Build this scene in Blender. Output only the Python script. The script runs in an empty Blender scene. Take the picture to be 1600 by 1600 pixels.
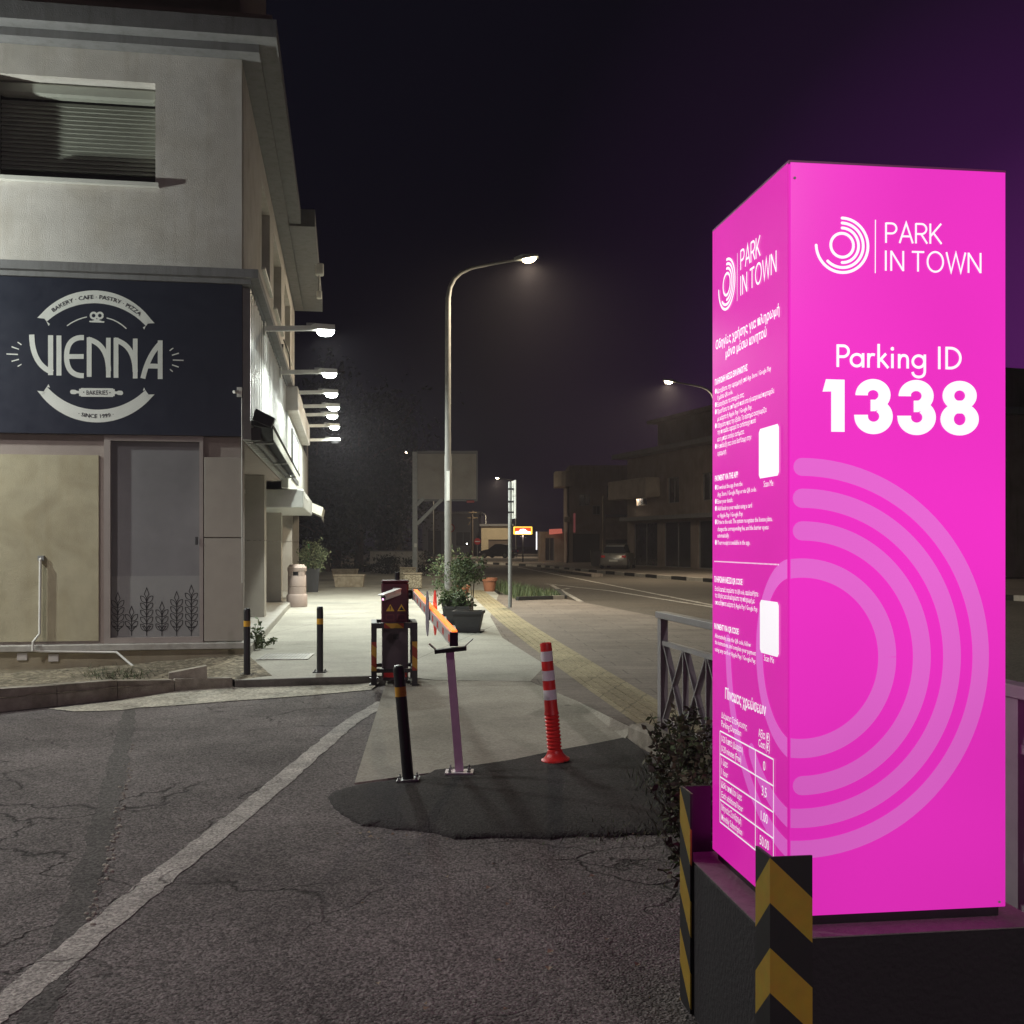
import bpy, bmesh, math, random
from mathutils import Vector, Matrix

# ------------------------------------------------------------------ camera, world, exposure
S = bpy.context.scene
COL = S.collection
F, CX, HY, EYE = 1664.0, 800.0, 850.0, 1.6        # measured from the photograph
cam_d = bpy.data.cameras.new("camera")
cam_d.sensor_width = 36.0
cam_d.lens = F / 1600 * 36
cam_d.shift_y = 50 / 1600
cam_d.clip_start, cam_d.clip_end = 0.05, 1500
cam = bpy.data.objects.new("camera", cam_d)
cam.location = (0, 0, EYE)
cam.rotation_euler = (math.pi / 2, 0, 0)
COL.objects.link(cam)
S.camera = cam

W = bpy.data.worlds.new("World")
S.world = W
W.use_nodes = True
wn, wl = W.node_tree.nodes, W.node_tree.links
wn.clear()
w_out = wn.new("ShaderNodeOutputWorld")
w_bg = wn.new("ShaderNodeBackground")
w_tc = wn.new("ShaderNodeTexCoord")
w_dot = wn.new("ShaderNodeVectorMath"); w_dot.operation = 'DOT_PRODUCT'
w_dot.inputs[1].default_value = Vector((0.50, 0.85, 0.09)).normalized()
w_ramp = wn.new("ShaderNodeValToRGB")
cr = w_ramp.color_ramp
cr.elements[0].position = 0.55; cr.elements[0].color = (0.0030, 0.0033, 0.0062, 1)
cr.elements[1].position = 1.0;  cr.elements[1].color = (0.078, 0.0110, 0.100, 1)
for p_, c_ in ((0.85, (0.0036, 0.0028, 0.0058, 1)), (0.92, (0.0095, 0.0040, 0.0135, 1)), (0.966, (0.027, 0.0058, 0.038, 1))):
    e = cr.elements.new(p_); e.color = c_
w_sky = wn.new("ShaderNodeTexSky"); w_sky.sky_type = 'NISHITA'; w_sky.sun_disc = False
w_sky.sun_elevation = math.radians(-4); w_sky.sun_rotation = math.radians(200)
w_mix = wn.new("ShaderNodeMix"); w_mix.data_type = 'RGBA'; w_mix.blend_type = 'ADD'
w_mix.inputs[0].default_value = 0.02
wl.new(w_tc.outputs["Generated"], w_dot.inputs[0])
wl.new(w_dot.outputs["Value"], w_ramp.inputs[0])
wl.new(w_ramp.outputs[0], w_mix.inputs[6])
wl.new(w_sky.outputs[0], w_mix.inputs[7])
wl.new(w_mix.outputs[2], w_bg.inputs[0])
w_bg.inputs[1].default_value = 1.0
wl.new(w_bg.outputs[0], w_out.inputs[0])

S.view_settings.view_transform = 'Standard'
S.view_settings.look = 'None'
S.view_settings.exposure = 0.0
S.view_settings.gamma = 1.0
S.render.engine = 'CYCLES'
S.cycles.use_denoising = True
S.cycles.max_bounces = 6
S.cycles.sample_clamp_indirect = 4.0

# light levels, all in one place
P_WALL_LAMP = 170.0       # the arm lamps along the bakery's side
P_FRONT_LAMP = 1080.0     # the arm lamps over the bakery's front
P_STREET = 900.0
P_LOT = 1900.0
COOL = (0.94, 1.0, 0.92)
WARM = (1.0, 0.84, 0.60)
NEUTRAL = (1.0, 0.91, 0.90)
E_PINK = 0.84

# ------------------------------------------------------------------ helpers
R = math.radians
rng = random.Random(11)

def at(x, y, Y):                       # picture pixel (1600 px) at depth Y -> point
    return Vector(((x - CX) / F * Y, Y, EYE + (HY - y) / F * Y))

def gp(x, y, z=0.0):                   # picture pixel on level z -> point
    Y = F * (EYE - z) / (y - HY)
    return Vector(((x - CX) / F * Y, Y, z))

MATS = {}
def mat(name, col, rough=0.7, var=0.12, scale=5.0, bump=0.0, bscale=40.0, metal=0.0, emit=None, estr=0.0,
        spec=0.5, stain=0.0, stain_scale=1.2, streak=0.0):
    if name in MATS: return MATS[name]
    m = bpy.data.materials.new(name); m.use_nodes = True
    nt = m.node_tree; n, l = nt.nodes, nt.links
    b = n["Principled BSDF"]
    b.inputs["Roughness"].default_value = rough
    b.inputs["Metallic"].default_value = metal
    b.inputs["Specular IOR Level"].default_value = spec
    tc = n.new("ShaderNodeTexCoord")
    if var > 0:
        tx = n.new("ShaderNodeTexNoise"); tx.inputs["Scale"].default_value = scale
        tx.inputs["Detail"].default_value = 8; tx.inputs["Roughness"].default_value = 0.62
        l.new(tc.outputs["Object"], tx.inputs["Vector"])
        rp = n.new("ShaderNodeValToRGB")
        rp.color_ramp.elements[0].position = 0.3; rp.color_ramp.elements[1].position = 0.72
        rp.color_ramp.elements[0].color = [c * (1 - var) for c in col] + [1]
        rp.color_ramp.elements[1].color = [min(1, c * (1 + var)) for c in col] + [1]
        l.new(tx.outputs["Fac"], rp.inputs[0])
        src = rp.outputs[0]
        if stain > 0:
            t2 = n.new("ShaderNodeTexNoise"); t2.inputs["Scale"].default_value = stain_scale
            t2.inputs["Detail"].default_value = 6; t2.inputs["Distortion"].default_value = 0.8
            l.new(tc.outputs["Object"], t2.inputs["Vector"])
            r2 = n.new("ShaderNodeValToRGB")
            r2.color_ramp.elements[0].position = 0.42; r2.color_ramp.elements[1].position = 0.66
            r2.color_ramp.elements[0].color = (1, 1, 1, 1)
            v = 1 - stain
            r2.color_ramp.elements[1].color = (v, v * .98, v * .94, 1)
            l.new(t2.outputs["Fac"], r2.inputs[0])
            mx = n.new("ShaderNodeMix"); mx.data_type = 'RGBA'; mx.blend_type = 'MULTIPLY'; mx.inputs[0].default_value = 1
            l.new(src, mx.inputs[6]); l.new(r2.outputs[0], mx.inputs[7]); src = mx.outputs[2]
        if streak > 0:                 # rain streaks running down a wall
            mp = n.new("ShaderNodeMapping"); mp.inputs["Scale"].default_value = (5.5, 5.5, .28); l.new(tc.outputs["Object"], mp.inputs["Vector"])
            t3 = n.new("ShaderNodeTexNoise"); t3.inputs["Scale"].default_value = 1.6; t3.inputs["Detail"].default_value = 7; t3.inputs["Roughness"].default_value = .66; l.new(mp.outputs[0], t3.inputs["Vector"])
            r3 = n.new("ShaderNodeValToRGB"); r3.color_ramp.elements[0].position = .5; r3.color_ramp.elements[1].position = .72
            r3.color_ramp.elements[0].color = (1, 1, 1, 1); v = 1 - streak; r3.color_ramp.elements[1].color = (v, v * .98, v * .95, 1); l.new(t3.outputs["Fac"], r3.inputs[0])
            m3 = n.new("ShaderNodeMix"); m3.data_type = 'RGBA'; m3.blend_type = 'MULTIPLY'; m3.inputs[0].default_value = 1
            l.new(src, m3.inputs[6]); l.new(r3.outputs[0], m3.inputs[7]); src = m3.outputs[2]
        l.new(src, b.inputs["Base Color"])
        rr = n.new("ShaderNodeMapRange"); rr.inputs["To Min"].default_value = max(0.02, rough - .1)
        rr.inputs["To Max"].default_value = min(1, rough + .1)
        l.new(tx.outputs["Fac"], rr.inputs["Value"]); l.new(rr.outputs[0], b.inputs["Roughness"])
    else:
        b.inputs["Base Color"].default_value = (*col, 1)
    if bump > 0:
        bx = n.new("ShaderNodeTexNoise"); bx.inputs["Scale"].default_value = bscale; bx.inputs["Detail"].default_value = 6
        l.new(tc.outputs["Object"], bx.inputs["Vector"])
        bp = n.new("ShaderNodeBump"); bp.inputs["Strength"].default_value = bump; bp.inputs["Distance"].default_value = 0.02
        l.new(bx.outputs["Fac"], bp.inputs["Height"]); l.new(bp.outputs[0], b.inputs["Normal"])
    if emit:
        b.inputs["Emission Color"].default_value = (*emit, 1)
        b.inputs["Emission Strength"].default_value = estr
    MATS[name] = m
    return m

class MB:
    """collects faces, then links them as one mesh object"""
    def __init__(s): s.v, s.f, s.m = [], [], []
    def add(s, vs, fs, mi=0):
        o = len(s.v); s.v += [tuple(p) for p in vs]
        for q in fs: s.f.append([i + o for i in q]); s.m.append(mi)
    def hexa(s, p, mi=0):              # 8 points: bottom ring then top ring
        s.add(p, [(3, 2, 1, 0), (4, 5, 6, 7), (0, 1, 5, 4), (1, 2, 6, 5), (2, 3, 7, 6), (3, 0, 4, 7)], mi)
    def box(s, x0, x1, y0, y1, z0, z1, mi=0, b=0.0):
        if b <= 0:
            s.hexa([(x0, y0, z0), (x1, y0, z0), (x1, y1, z0), (x0, y1, z0), (x0, y0, z1), (x1, y0, z1), (x1, y1, z1), (x0, y1, z1)], mi)
        else:                          # bevelled vertical edges and top and bottom rims
            def ring(i, z):
                a = [(x0 + i, y0 + i + b), (x0 + i + b, y0 + i), (x1 - i - b, y0 + i), (x1 - i, y0 + i + b),
                     (x1 - i, y1 - i - b), (x1 - i - b, y1 - i), (x0 + i + b, y1 - i), (x0 + i, y1 - i - b)]
                return [(px, py, z) for px, py in a]
            s.loft([ring(b, z0), ring(0, z0 + b), ring(0, z1 - b), ring(b, z1)], mi)
    def loft(s, rings, mi=0, cap=True, closed=True):
        n = len(rings[0]); vs = [p for r in rings for p in r]; fs = []
        for k in range(len(rings) - 1):
            for i in range(n if closed else n - 1):
                j = (i + 1) % n
                fs.append((k * n + i, k * n + j, (k + 1) * n + j, (k + 1) * n + i))
        if cap and closed:
            fs.append(tuple(range(n - 1, -1, -1))); fs.append(tuple(range((len(rings) - 1) * n, len(rings) * n)))
        s.add(vs, fs, mi)
    def lathe(s, prof, n=20, c=(0, 0, 0), mi=0, cap=True):
        s.loft([[(c[0] + r * math.cos(2 * math.pi * i / n), c[1] + r * math.sin(2 * math.pi * i / n), c[2] + z) for i in range(n)] for r, z in prof], mi, cap)
    def tube(s, pts, r, n=10, mi=0, r1=None):
        pts = [Vector(p) for p in pts]; rings = []; ref = None
        for i, p in enumerate(pts):
            d = (pts[min(i + 1, len(pts) - 1)] - pts[max(i - 1, 0)]).normalized()
            if ref is None: ref = Vector((0, 0, 1)) if abs(d.z) < .9 else Vector((1, 0, 0))
            a = d.cross(ref).normalized(); bb = a.cross(d).normalized(); ref = bb
            rad = r if r1 is None else r + (r1 - r) * i / (len(pts) - 1)
            rings.append([p + (a * math.cos(2 * math.pi * k / n) + bb * math.sin(2 * math.pi * k / n)) * rad for k in range(n)])
        s.loft(rings, mi)
    def beam(s, p0, p1, w, h, up=(0, 0, 1), mi=0):   # rectangular bar, w across, h along up
        p0, p1 = Vector(p0), Vector(p1); d = (p1 - p0).normalized(); up = Vector(up)
        a = d.cross(up).normalized() * w / 2; b = a.normalized().cross(d).normalized() * h / 2
        s.hexa([p0 - a - b, p0 + a - b, p1 + a - b, p1 - a - b, p0 - a + b, p0 + a + b, p1 + a + b, p1 - a + b], mi)
    def prism(s, poly, fn, t, mi=0):   # 2-D polygon (a,b) through fn(a,b,d): front at d=0, back at d=t
        n = len(poly)
        s.add([fn(a, b, 0) for a, b in poly] + [fn(a, b, t) for a, b in poly],
              [tuple(range(n)), tuple(range(2 * n - 1, n - 1, -1))] + [(i, i + n, (i + 1) % n + n, (i + 1) % n) for i in range(n)], mi)
    def flat(s, polys, fn, mi=0, step=(0, 0, 0)):      # thin applied lettering; step keeps crossing strokes apart
        for i, q in enumerate(polys): s.add([tuple(c + d * i for c, d in zip(fn(a, b), step)) for a, b in q], [tuple(range(len(q)))], mi)
    def panel(s, fn, a0, a1, z0, z1, holes, t, mi=0):   # wall with real openings; fn(a,z,d), front d=0, back d=t
        A = sorted({a0, a1, *[h[0] for h in holes], *[h[1] for h in holes]}); A = [a for a in A if a0 <= a <= a1]
        Z = sorted({z0, z1, *[h[2] for h in holes], *[h[3] for h in holes]}); Z = [z for z in Z if z0 <= z <= z1]
        inh = lambda a, z: any(h[0] < a < h[1] and h[2] < z < h[3] for h in holes)
        for i in range(len(A) - 1):
            for k in range(len(Z) - 1):
                if inh((A[i] + A[i + 1]) / 2, (Z[k] + Z[k + 1]) / 2): continue
                q = [(A[i], Z[k]), (A[i + 1], Z[k]), (A[i + 1], Z[k + 1]), (A[i], Z[k + 1])]
                s.add([fn(a, z, 0) for a, z in q], [(0, 1, 2, 3)], mi)
                s.add([fn(a, z, t) for a, z in q], [(3, 2, 1, 0)], mi)
        for (p, q, u, w) in list(holes) + [(a0, a1, z0, z1)]:
            c = [(p, u), (q, u), (q, w), (p, w)]
            for i in range(4):
                (x0, y0), (x1, y1) = c[i], c[(i + 1) % 4]
                s.add([fn(x0, y0, 0), fn(x1, y1, 0), fn(x1, y1, t), fn(x0, y0, t)], [(0, 1, 2, 3)], mi)
    def build(s, name, mats, parent=None, smooth=False, loc=None, recalc=True):
        me = bpy.data.meshes.new(name)
        me.from_pydata(s.v, [], s.f)
        for m in (mats if isinstance(mats, (list, tuple)) else [mats]): me.materials.append(m)
        me.polygons.foreach_set("material_index", s.m)
        if recalc:
            bm = bmesh.new(); bm.from_mesh(me); bmesh.ops.recalc_face_normals(bm, faces=bm.faces); bm.to_mesh(me); bm.free()
        if smooth:
            me.polygons.foreach_set("use_smooth", [True] * len(me.polygons))
            try: me.set_sharp_from_angle(angle=R(38))
            except Exception: pass
        me.update()
        o = bpy.data.objects.new(name, me); COL.objects.link(o)
        if parent: o.parent = parent
        if loc is not None: o.location = loc
        return o

def thing(name, label, cat, loc=(0, 0, 0), rz=0.0, group=None):
    o = bpy.data.objects.new(name, None); COL.objects.link(o)
    o.empty_display_size = 0.2
    o.location = loc; o.rotation_euler = (0, 0, rz)
    o["label"] = label; o["category"] = cat
    if group: o["group"] = group
    return o

def tag(o, label, cat, group=None):
    o["label"] = label; o["category"] = cat
    if group: o["group"] = group
    return o

def struct(o, kind="structure"):
    o["kind"] = kind
    return o

def copy_thing(root, loc, rz, label, group=None, scale=None):
    def rec(o, par):
        c = o.copy(); COL.objects.link(c); c.parent = par
        for ch in o.children: rec(ch, c)
        return c
    c = rec(root, None)
    c.location = loc; c.rotation_euler = (0, 0, rz); c["label"] = label
    if group: c["group"] = group
    if scale: c.scale = scale
    return c

def light(name, kind, power, color, parent, loc, size=0.1, rot=(0, 0, 0), spot=None):
    d = bpy.data.lights.new(name, kind); d.energy = power; d.color = color
    if kind == 'AREA': d.shape = 'DISK'; d.size = size
    else: d.shadow_soft_size = size
    if spot: d.spot_size = R(spot); d.spot_blend = 0.6
    o = bpy.data.objects.new(name, d); COL.objects.link(o); o.parent = parent; o.location = loc; o.rotation_euler = rot
    return o

# ---- 2-D drawing: lettering, strokes, rings
_tc = {}
def text2d(body, weight=0.0, res=3):
    """(points, faces, bbox) of a line of text set in the built-in font, as flat polygons"""
    key = (body, weight, res)
    if key in _tc: return _tc[key]
    cu = bpy.data.curves.new("t", 'FONT'); cu.body = body; cu.offset = weight; cu.resolution_u = res; cu.size = 1
    ob = bpy.data.objects.new("t", cu); COL.objects.link(ob)
    bpy.context.view_layer.update()
    ev = ob.evaluated_get(bpy.context.evaluated_depsgraph_get()); me = ev.to_mesh()
    pts = [(v.co.x, v.co.y) for v in me.vertices]; fs = [tuple(p.vertices) for p in me.polygons]
    ev.to_mesh_clear(); bpy.data.objects.remove(ob); bpy.data.curves.remove(cu)
    xs = [p[0] for p in pts] or [0]; ys = [p[1] for p in pts] or [0]
    _tc[key] = (pts, fs, (min(xs), max(xs), min(ys), max(ys)))
    return _tc[key]

def text_fit(mb, fn, body, x0, x1, yb, cap, weight=0.0, res=3, mi=0):
    """text from x0 to x1 on the baseline yb, capitals cap high"""
    pts, fs, (a0, a1, _, _) = text2d(body, weight, res)
    k = (x1 - x0) / max(1e-6, a1 - a0); kc = cap / 0.727
    mb.add([fn(x0 + (x - a0) * k, yb + y * kc) for x, y in pts], fs, mi)

def stroke(pts, w, cap=False):
    """a mitred band of width w along pts, as quads"""
    pts = [Vector(p) for p in pts]; L, Rr = [], []
    for i, p in enumerate(pts):
        a = (p - pts[i - 1]).normalized() if i else None
        b = (pts[i + 1] - p).normalized() if i < len(pts) - 1 else None
        if a is None: a = b
        if b is None: b = a
        t = (a + b)
        if t.length < 1e-6: t = a
        t.normalize(); nrm = Vector((-t.y, t.x)); c = max(.35, nrm.dot(Vector((-a.y, a.x))))
        L.append(p + nrm * w / 2 / c); Rr.append(p - nrm * w / 2 / c)
    q = [[L[i], L[i + 1], Rr[i + 1], Rr[i]] for i in range(len(pts) - 1)]
    if cap:
        for p, d in ((pts[0], pts[0] - pts[1]), (pts[-1], pts[-1] - pts[-2])):
            a = math.atan2(d.y, d.x)
            q.append([p + Vector((math.cos(a - math.pi / 2 + math.pi * k / 8), math.sin(a - math.pi / 2 + math.pi * k / 8))) * w / 2 for k in range(9)])
    return [[tuple(v) for v in poly] for poly in q]

def arc(cx, cy, r, a0, a1, n=48):
    return [(cx + r * math.cos(R(a0 + (a1 - a0) * i / n)), cy + r * math.sin(R(a0 + (a1 - a0) * i / n))) for i in range(n + 1)]

def circ3(p, q, r):
    (ax, ay), (bx, by), (cx, cy) = p, q, r
    d = 2 * (ax * (by - cy) + bx * (cy - ay) + cx * (ay - by))
    ux = ((ax * ax + ay * ay) * (by - cy) + (bx * bx + by * by) * (cy - ay) + (cx * cx + cy * cy) * (ay - by)) / d
    uy = ((ax * ax + ay * ay) * (cx - bx) + (bx * bx + by * by) * (ax - cx) + (cx * cx + cy * cy) * (bx - ax)) / d
    return ux, uy, math.hypot(ax - ux, ay - uy)

def bez(p0, p1, p2, n=12):
    return [tuple((1 - t) ** 2 * a + 2 * t * (1 - t) * b + t * t * c for a, b, c in zip(p0, p1, p2)) for t in [i / n for i in range(n + 1)]]

def clip_x(poly, keep_pos):
    out = []
    for i in range(len(poly)):
        (x0, y0), (x1, y1) = poly[i], poly[(i + 1) % len(poly)]
        a, b = (x0 >= 0) == keep_pos, (x1 >= 0) == keep_pos
        if a: out.append((x0, y0))
        if a != b:
            t = x0 / (x0 - x1); out.append((0.0, y0 + t * (y1 - y0)))
    return out

def leaves(mb, c, rad, n, size, r, clumps=14, nmat=3, flat=0.0, aspect=.55):
    """leaf-sized faces spread through clumps of a crown"""
    c = Vector(c); cl = []
    for _ in range(clumps):
        while True:
            p = Vector((r.uniform(-1, 1), r.uniform(-1, 1), r.uniform(-1, 1)))
            if .1 < p.length < 1: break
        cl.append((Vector((p.x * rad[0], p.y * rad[1], p.z * rad[2])), r.uniform(.22, .5)))
    for i in range(n):
        k, s = r.choice(cl)
        p = c + k + Vector((r.gauss(0, 1) * rad[0], r.gauss(0, 1) * rad[1], r.gauss(0, 1) * rad[2])) * s * .55
        d = Vector((r.gauss(0, 1), r.gauss(0, 1), r.gauss(0, 1) - flat)).normalized()
        e = d.cross(Vector((r.gauss(0, 1), r.gauss(0, 1), r.gauss(0, 1)))).normalized()
        L = size * r.uniform(.6, 1.3)
        nn = d.cross(e) * L * .12
        mb.add([p, p + d * L * .5 + e * L * aspect * .5 + nn, p + d * L, p + d * L * .5 - e * L * aspect * .5 + nn], [(0, 1, 2, 3)], r.randrange(nmat))

# ------------------------------------------------------------------ materials
def ground_mat(name, col, agg_scale, agg_amt, bump, lines=None, crack=0.0, rough=0.9, joint=None, blotch=.25, blotch_scale=.9, spots=0.0, stains=0.0):
    m = bpy.data.materials.new(name); m.use_nodes = True
    n, l = m.node_tree.nodes, m.node_tree.links; b = n["Principled BSDF"]
    b.inputs["Specular IOR Level"].default_value = 0.3
    tc = n.new("ShaderNodeTexCoord"); P = tc.outputs["Object"]
    vo = n.new("ShaderNodeTexVoronoi"); vo.inputs["Scale"].default_value = agg_scale; l.new(P, vo.inputs["Vector"])
    no = n.new("ShaderNodeTexNoise"); no.inputs["Scale"].default_value = agg_scale * .6; no.inputs["Detail"].default_value = 5; l.new(P, no.inputs["Vector"])
    bl = n.new("ShaderNodeTexNoise"); bl.inputs["Scale"].default_value = blotch_scale; bl.inputs["Detail"].default_value = 7
    bl.inputs["Roughness"].default_value = .6; l.new(P, bl.inputs["Vector"])
    sep = n.new("ShaderNodeSeparateColor"); l.new(vo.outputs["Color"], sep.inputs[0])
    def math_(op, a, bb):
        q = n.new("ShaderNodeMath"); q.operation = op
        for i, x in enumerate((a, bb)):
            if isinstance(x, (int, float)): q.inputs[i].default_value = x
            else: l.new(x, q.inputs[i])
        return q.outputs[0]
    def mrange(x, a, bb, c, d):
        q = n.new("ShaderNodeMapRange"); l.new(x, q.inputs["Value"])
        for k, v in zip(("From Min", "From Max", "To Min", "To Max"), (a, bb, c, d)): q.inputs[k].default_value = v
        return q.outputs[0]
    fac = mrange(sep.outputs[0], 0, 1, 1 - agg_amt, 1 + agg_amt)
    fac = math_('MULTIPLY', fac, mrange(bl.outputs["Fac"], .3, .7, 1 - blotch, 1 + blotch))
    fac = math_('MULTIPLY', fac, mrange(no.outputs["Fac"], .3, .7, 1 - agg_amt * .6, 1 + agg_amt * .6))
    if stains > 0:                     # broad dirty areas with ragged outlines
        s1 = n.new("ShaderNodeTexNoise"); s1.inputs["Scale"].default_value = .38; s1.inputs["Detail"].default_value = 9; s1.inputs["Roughness"].default_value = .68; s1.inputs["Distortion"].default_value = .6; l.new(P, s1.inputs["Vector"])
        fac = math_('MULTIPLY', fac, mrange(s1.outputs["Fac"], .46, .60, 1, 1 - stains))
        s3 = n.new("ShaderNodeTexNoise"); s3.inputs["Scale"].default_value = 2.6; s3.inputs["Detail"].default_value = 8; s3.inputs["Roughness"].default_value = .7; l.new(P, s3.inputs["Vector"])
        fac = math_('MULTIPLY', fac, mrange(s3.outputs["Fac"], .55, .68, 1, 1 - stains * .8))
    if spots > 0:                      # gum and drips
        sv = n.new("ShaderNodeTexVoronoi"); sv.inputs["Scale"].default_value = 2.4; sv.inputs["Randomness"].default_value = 1; l.new(P, sv.inputs["Vector"])
        sc = n.new("ShaderNodeSeparateColor"); l.new(sv.outputs["Color"], sc.inputs[0])
        sz = math_('MULTIPLY', mrange(sc.outputs[1], .55, 1, 0, 1), .085)
        fac = math_('MULTIPLY', fac, math_('SUBTRACT', 1, math_('MULTIPLY', math_('LESS_THAN', sv.outputs["Distance"], sz), spots)))
    height = math_('ADD', mrange(vo.outputs["Distance"], 0, .6, 1, 0), math_('MULTIPLY', no.outputs["Fac"], 1.2))
    if crack > 0:
        dn = n.new("ShaderNodeTexNoise"); dn.inputs["Scale"].default_value = 2.2; dn.inputs["Detail"].default_value = 6; l.new(P, dn.inputs["Vector"])
        ad = n.new("ShaderNodeVectorMath"); ad.operation = 'MULTIPLY_ADD'; l.new(dn.outputs["Color"], ad.inputs[0]); ad.inputs[1].default_value = (.75, .75, 0); l.new(P, ad.inputs[2])
        ck = n.new("ShaderNodeTexVoronoi"); ck.feature = 'DISTANCE_TO_EDGE'; ck.inputs["Scale"].default_value = .85; l.new(ad.outputs[0], ck.inputs["Vector"])
        gate = n.new("ShaderNodeTexNoise"); gate.inputs["Scale"].default_value = .55; l.new(P, gate.inputs["Vector"])
        line = mrange(ck.outputs["Distance"], .0, .012, 1, 0)
        line = math_('MULTIPLY', line, mrange(gate.outputs["Fac"], .45, .55, 0, 1))
        fac = math_('MULTIPLY', fac, math_('SUBTRACT', 1, math_('MULTIPLY', line, crack)))
        height = math_('SUBTRACT', height, math_('MULTIPLY', line, 2.0))
    if joint:                          # (block length, block width, rotation in degrees, joint width, darkness)
        mp = n.new("ShaderNodeMapping"); l.new(P, mp.inputs["Vector"]); mp.inputs["Rotation"].default_value = (0, 0, R(joint[2]))
        br = n.new("ShaderNodeTexBrick"); l.new(mp.outputs[0], br.inputs["Vector"])
        br.inputs["Scale"].default_value = 1; br.inputs["Brick Width"].default_value = joint[0]; br.inputs["Row Height"].default_value = joint[1]
        br.inputs["Mortar Size"].default_value = joint[3]; br.inputs["Mortar Smooth"].default_value = .3
        br.offset = joint[5] if len(joint) > 5 else 0.0
        br.inputs["Color1"].default_value = (1, 1, 1, 1); br.inputs["Color2"].default_value = (.9, .9, .9, 1)
        d = 1 - joint[4]; br.inputs["Mortar"].default_value = (d, d, d, 1)
        s2 = n.new("ShaderNodeSeparateColor"); l.new(br.outputs["Color"], s2.inputs[0])
        fac = math_('MULTIPLY', fac, s2.outputs[0])
        height = math_('SUBTRACT', height, math_('MULTIPLY', br.outputs["Fac"], 1.5))
    mx = n.new("ShaderNodeVectorMath"); mx.operation = 'SCALE'; mx.inputs[0].default_value = col; l.new(fac, mx.inputs["Scale"])
    l.new(mx.outputs[0], b.inputs["Base Color"])
    b.inputs["Roughness"].default_value = rough
    bp = n.new("ShaderNodeBump"); bp.inputs["Strength"].default_value = bump; bp.inputs["Distance"].default_value = .008
    l.new(height, bp.inputs["Height"]); l.new(bp.outputs[0], b.inputs["Normal"])
    MATS[name] = m
    return m

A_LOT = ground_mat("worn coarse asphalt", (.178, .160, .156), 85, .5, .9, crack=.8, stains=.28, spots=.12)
A_PATCH = ground_mat("fresh dark asphalt patch", (.044, .040, .040), 95, .45, .8, blotch=.25, stains=.22)
A_ROAD = ground_mat("road asphalt", (.10, .088, .075), 40, .3, .4, blotch=.18, blotch_scale=.4)
C_WALK = ground_mat("pavement concrete", (.40, .392, .345), 60, .12, .15, joint=(3.4, 2.6, 9, .014, .35), blotch=.16, blotch_scale=.8, stains=.16, spots=.3)
C_SLAB = ground_mat("poured concrete ramp", (.34, .32, .27), 70, .15, .2, blotch=.18, stains=.16, spots=.35)
C_PAVER = ground_mat("long concrete pavers", (.22, .19, .166), 60, .15, .2, joint=(1.1, .42, -4, .012, .4, .5), blotch=.15, stains=.18, spots=.3)
C_TACT = ground_mat("yellow tactile paving", (.33, .285, .185), 50, .2, .25, joint=(.4, .4, 18, .014, .35), blotch=.2)
C_KERB = mat("kerb concrete", (.33, .30, .25), .85, .25, 9, .5, 60, stain=.35, stain_scale=3)
C_GUT = ground_mat("broken gutter concrete", (.40, .38, .32), 45, .3, .6, blotch=.3, blotch_scale=2.5)
SOIL = ground_mat("dry soil", (.19, .165, .12), 25, .5, 1.0, blotch=.35, blotch_scale=3)
LINE_W = ground_mat("worn white road paint", (.42, .40, .37), 85, .35, .7, blotch=.3, blotch_scale=3, crack=.5)
LINE_R = ground_mat("faded road line paint", (.40, .38, .35), 30, .4, .2, blotch=.45, blotch_scale=2)
M_WALL = mat("pale render", (.58, .555, .525), .9, .10, 3.5, .35, 90, stain=.16, stain_scale=1.1, streak=.09)
M_WALL_LOW = mat("brown grey render and shadow tone", (.31, .265, .24), .9, .08, 5, .3, 120)
M_PANEL = mat("beige render panel", (.42, .385, .27), .9, .10, 4, .35, 120, stain=.18, stain_scale=1.6, streak=.05)
M_CLAD = mat("cladding panel grey beige", (.34, .31, .27), .6, .06, 5)
M_TRIM = mat("grey painted trim", (.20, .20, .205), .8, .12, 6, .2, 80, streak=.25)
M_LEDGE = mat("marble plinth ledge", (.40, .39, .36), .5, .15, 8, stain=.2, stain_scale=5)
M_DARKBRN = mat("brown parapet render", (.24, .19, .165), .9, .1, 4)
M_NAVY = mat("navy sign vinyl", (.016, .0195, .036), .42, .06, 6)
M_VINYL = mat("off white lettering", (.72, .74, .70), .5, .05, 6)
M_BLACKV = mat("black vinyl", (.02, .02, .022), .5, .05, 6)
M_ALU = mat("anodised window frame", (.34, .30, .28), .45, .06, 6, metal=.2)
M_SGLASS = mat("grey filmed shop glass", (.20, .197, .205), .32, .16, 1.1)
M_GLASS = mat("dark shop glass", (.045, .048, .058), .08, .15, 1.5, spec=.6)
M_FROST = mat("frosted glass film", (.235, .235, .235), .55, .12, 1.2)
M_SHUT = mat("roller shutter grey green", (.30, .31, .27), .6, .06, 8)
M_WHITEM = mat("white painted metal", (.66, .66, .62), .45, .06, 8)
M_STEEL = mat("galvanised steel", (.30, .31, .305), .5, .14, 9, metal=.35)
M_RIB = mat("ribbed aluminium cladding", (.50, .51, .49), .42, .06, 10, metal=.5)
M_BLACK = mat("black painted steel", (.022, .021, .024), .4, .12, 9)
M_YBAND = mat("yellow reflective band", (.62, .33, .03), .45, .08, 30)
M_RED = mat("red plastic", (.66, .022, .022), .42, .08, 10)
M_WBAND = mat("white reflective band", (.70, .66, .70), .4, .05, 20)
M_MAROON = mat("maroon barrier housing", (.085, .016, .030), .38, .10, 8)
M_CHAR = mat("charcoal plastic", (.045, .045, .048), .6, .1, 8)
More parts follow.
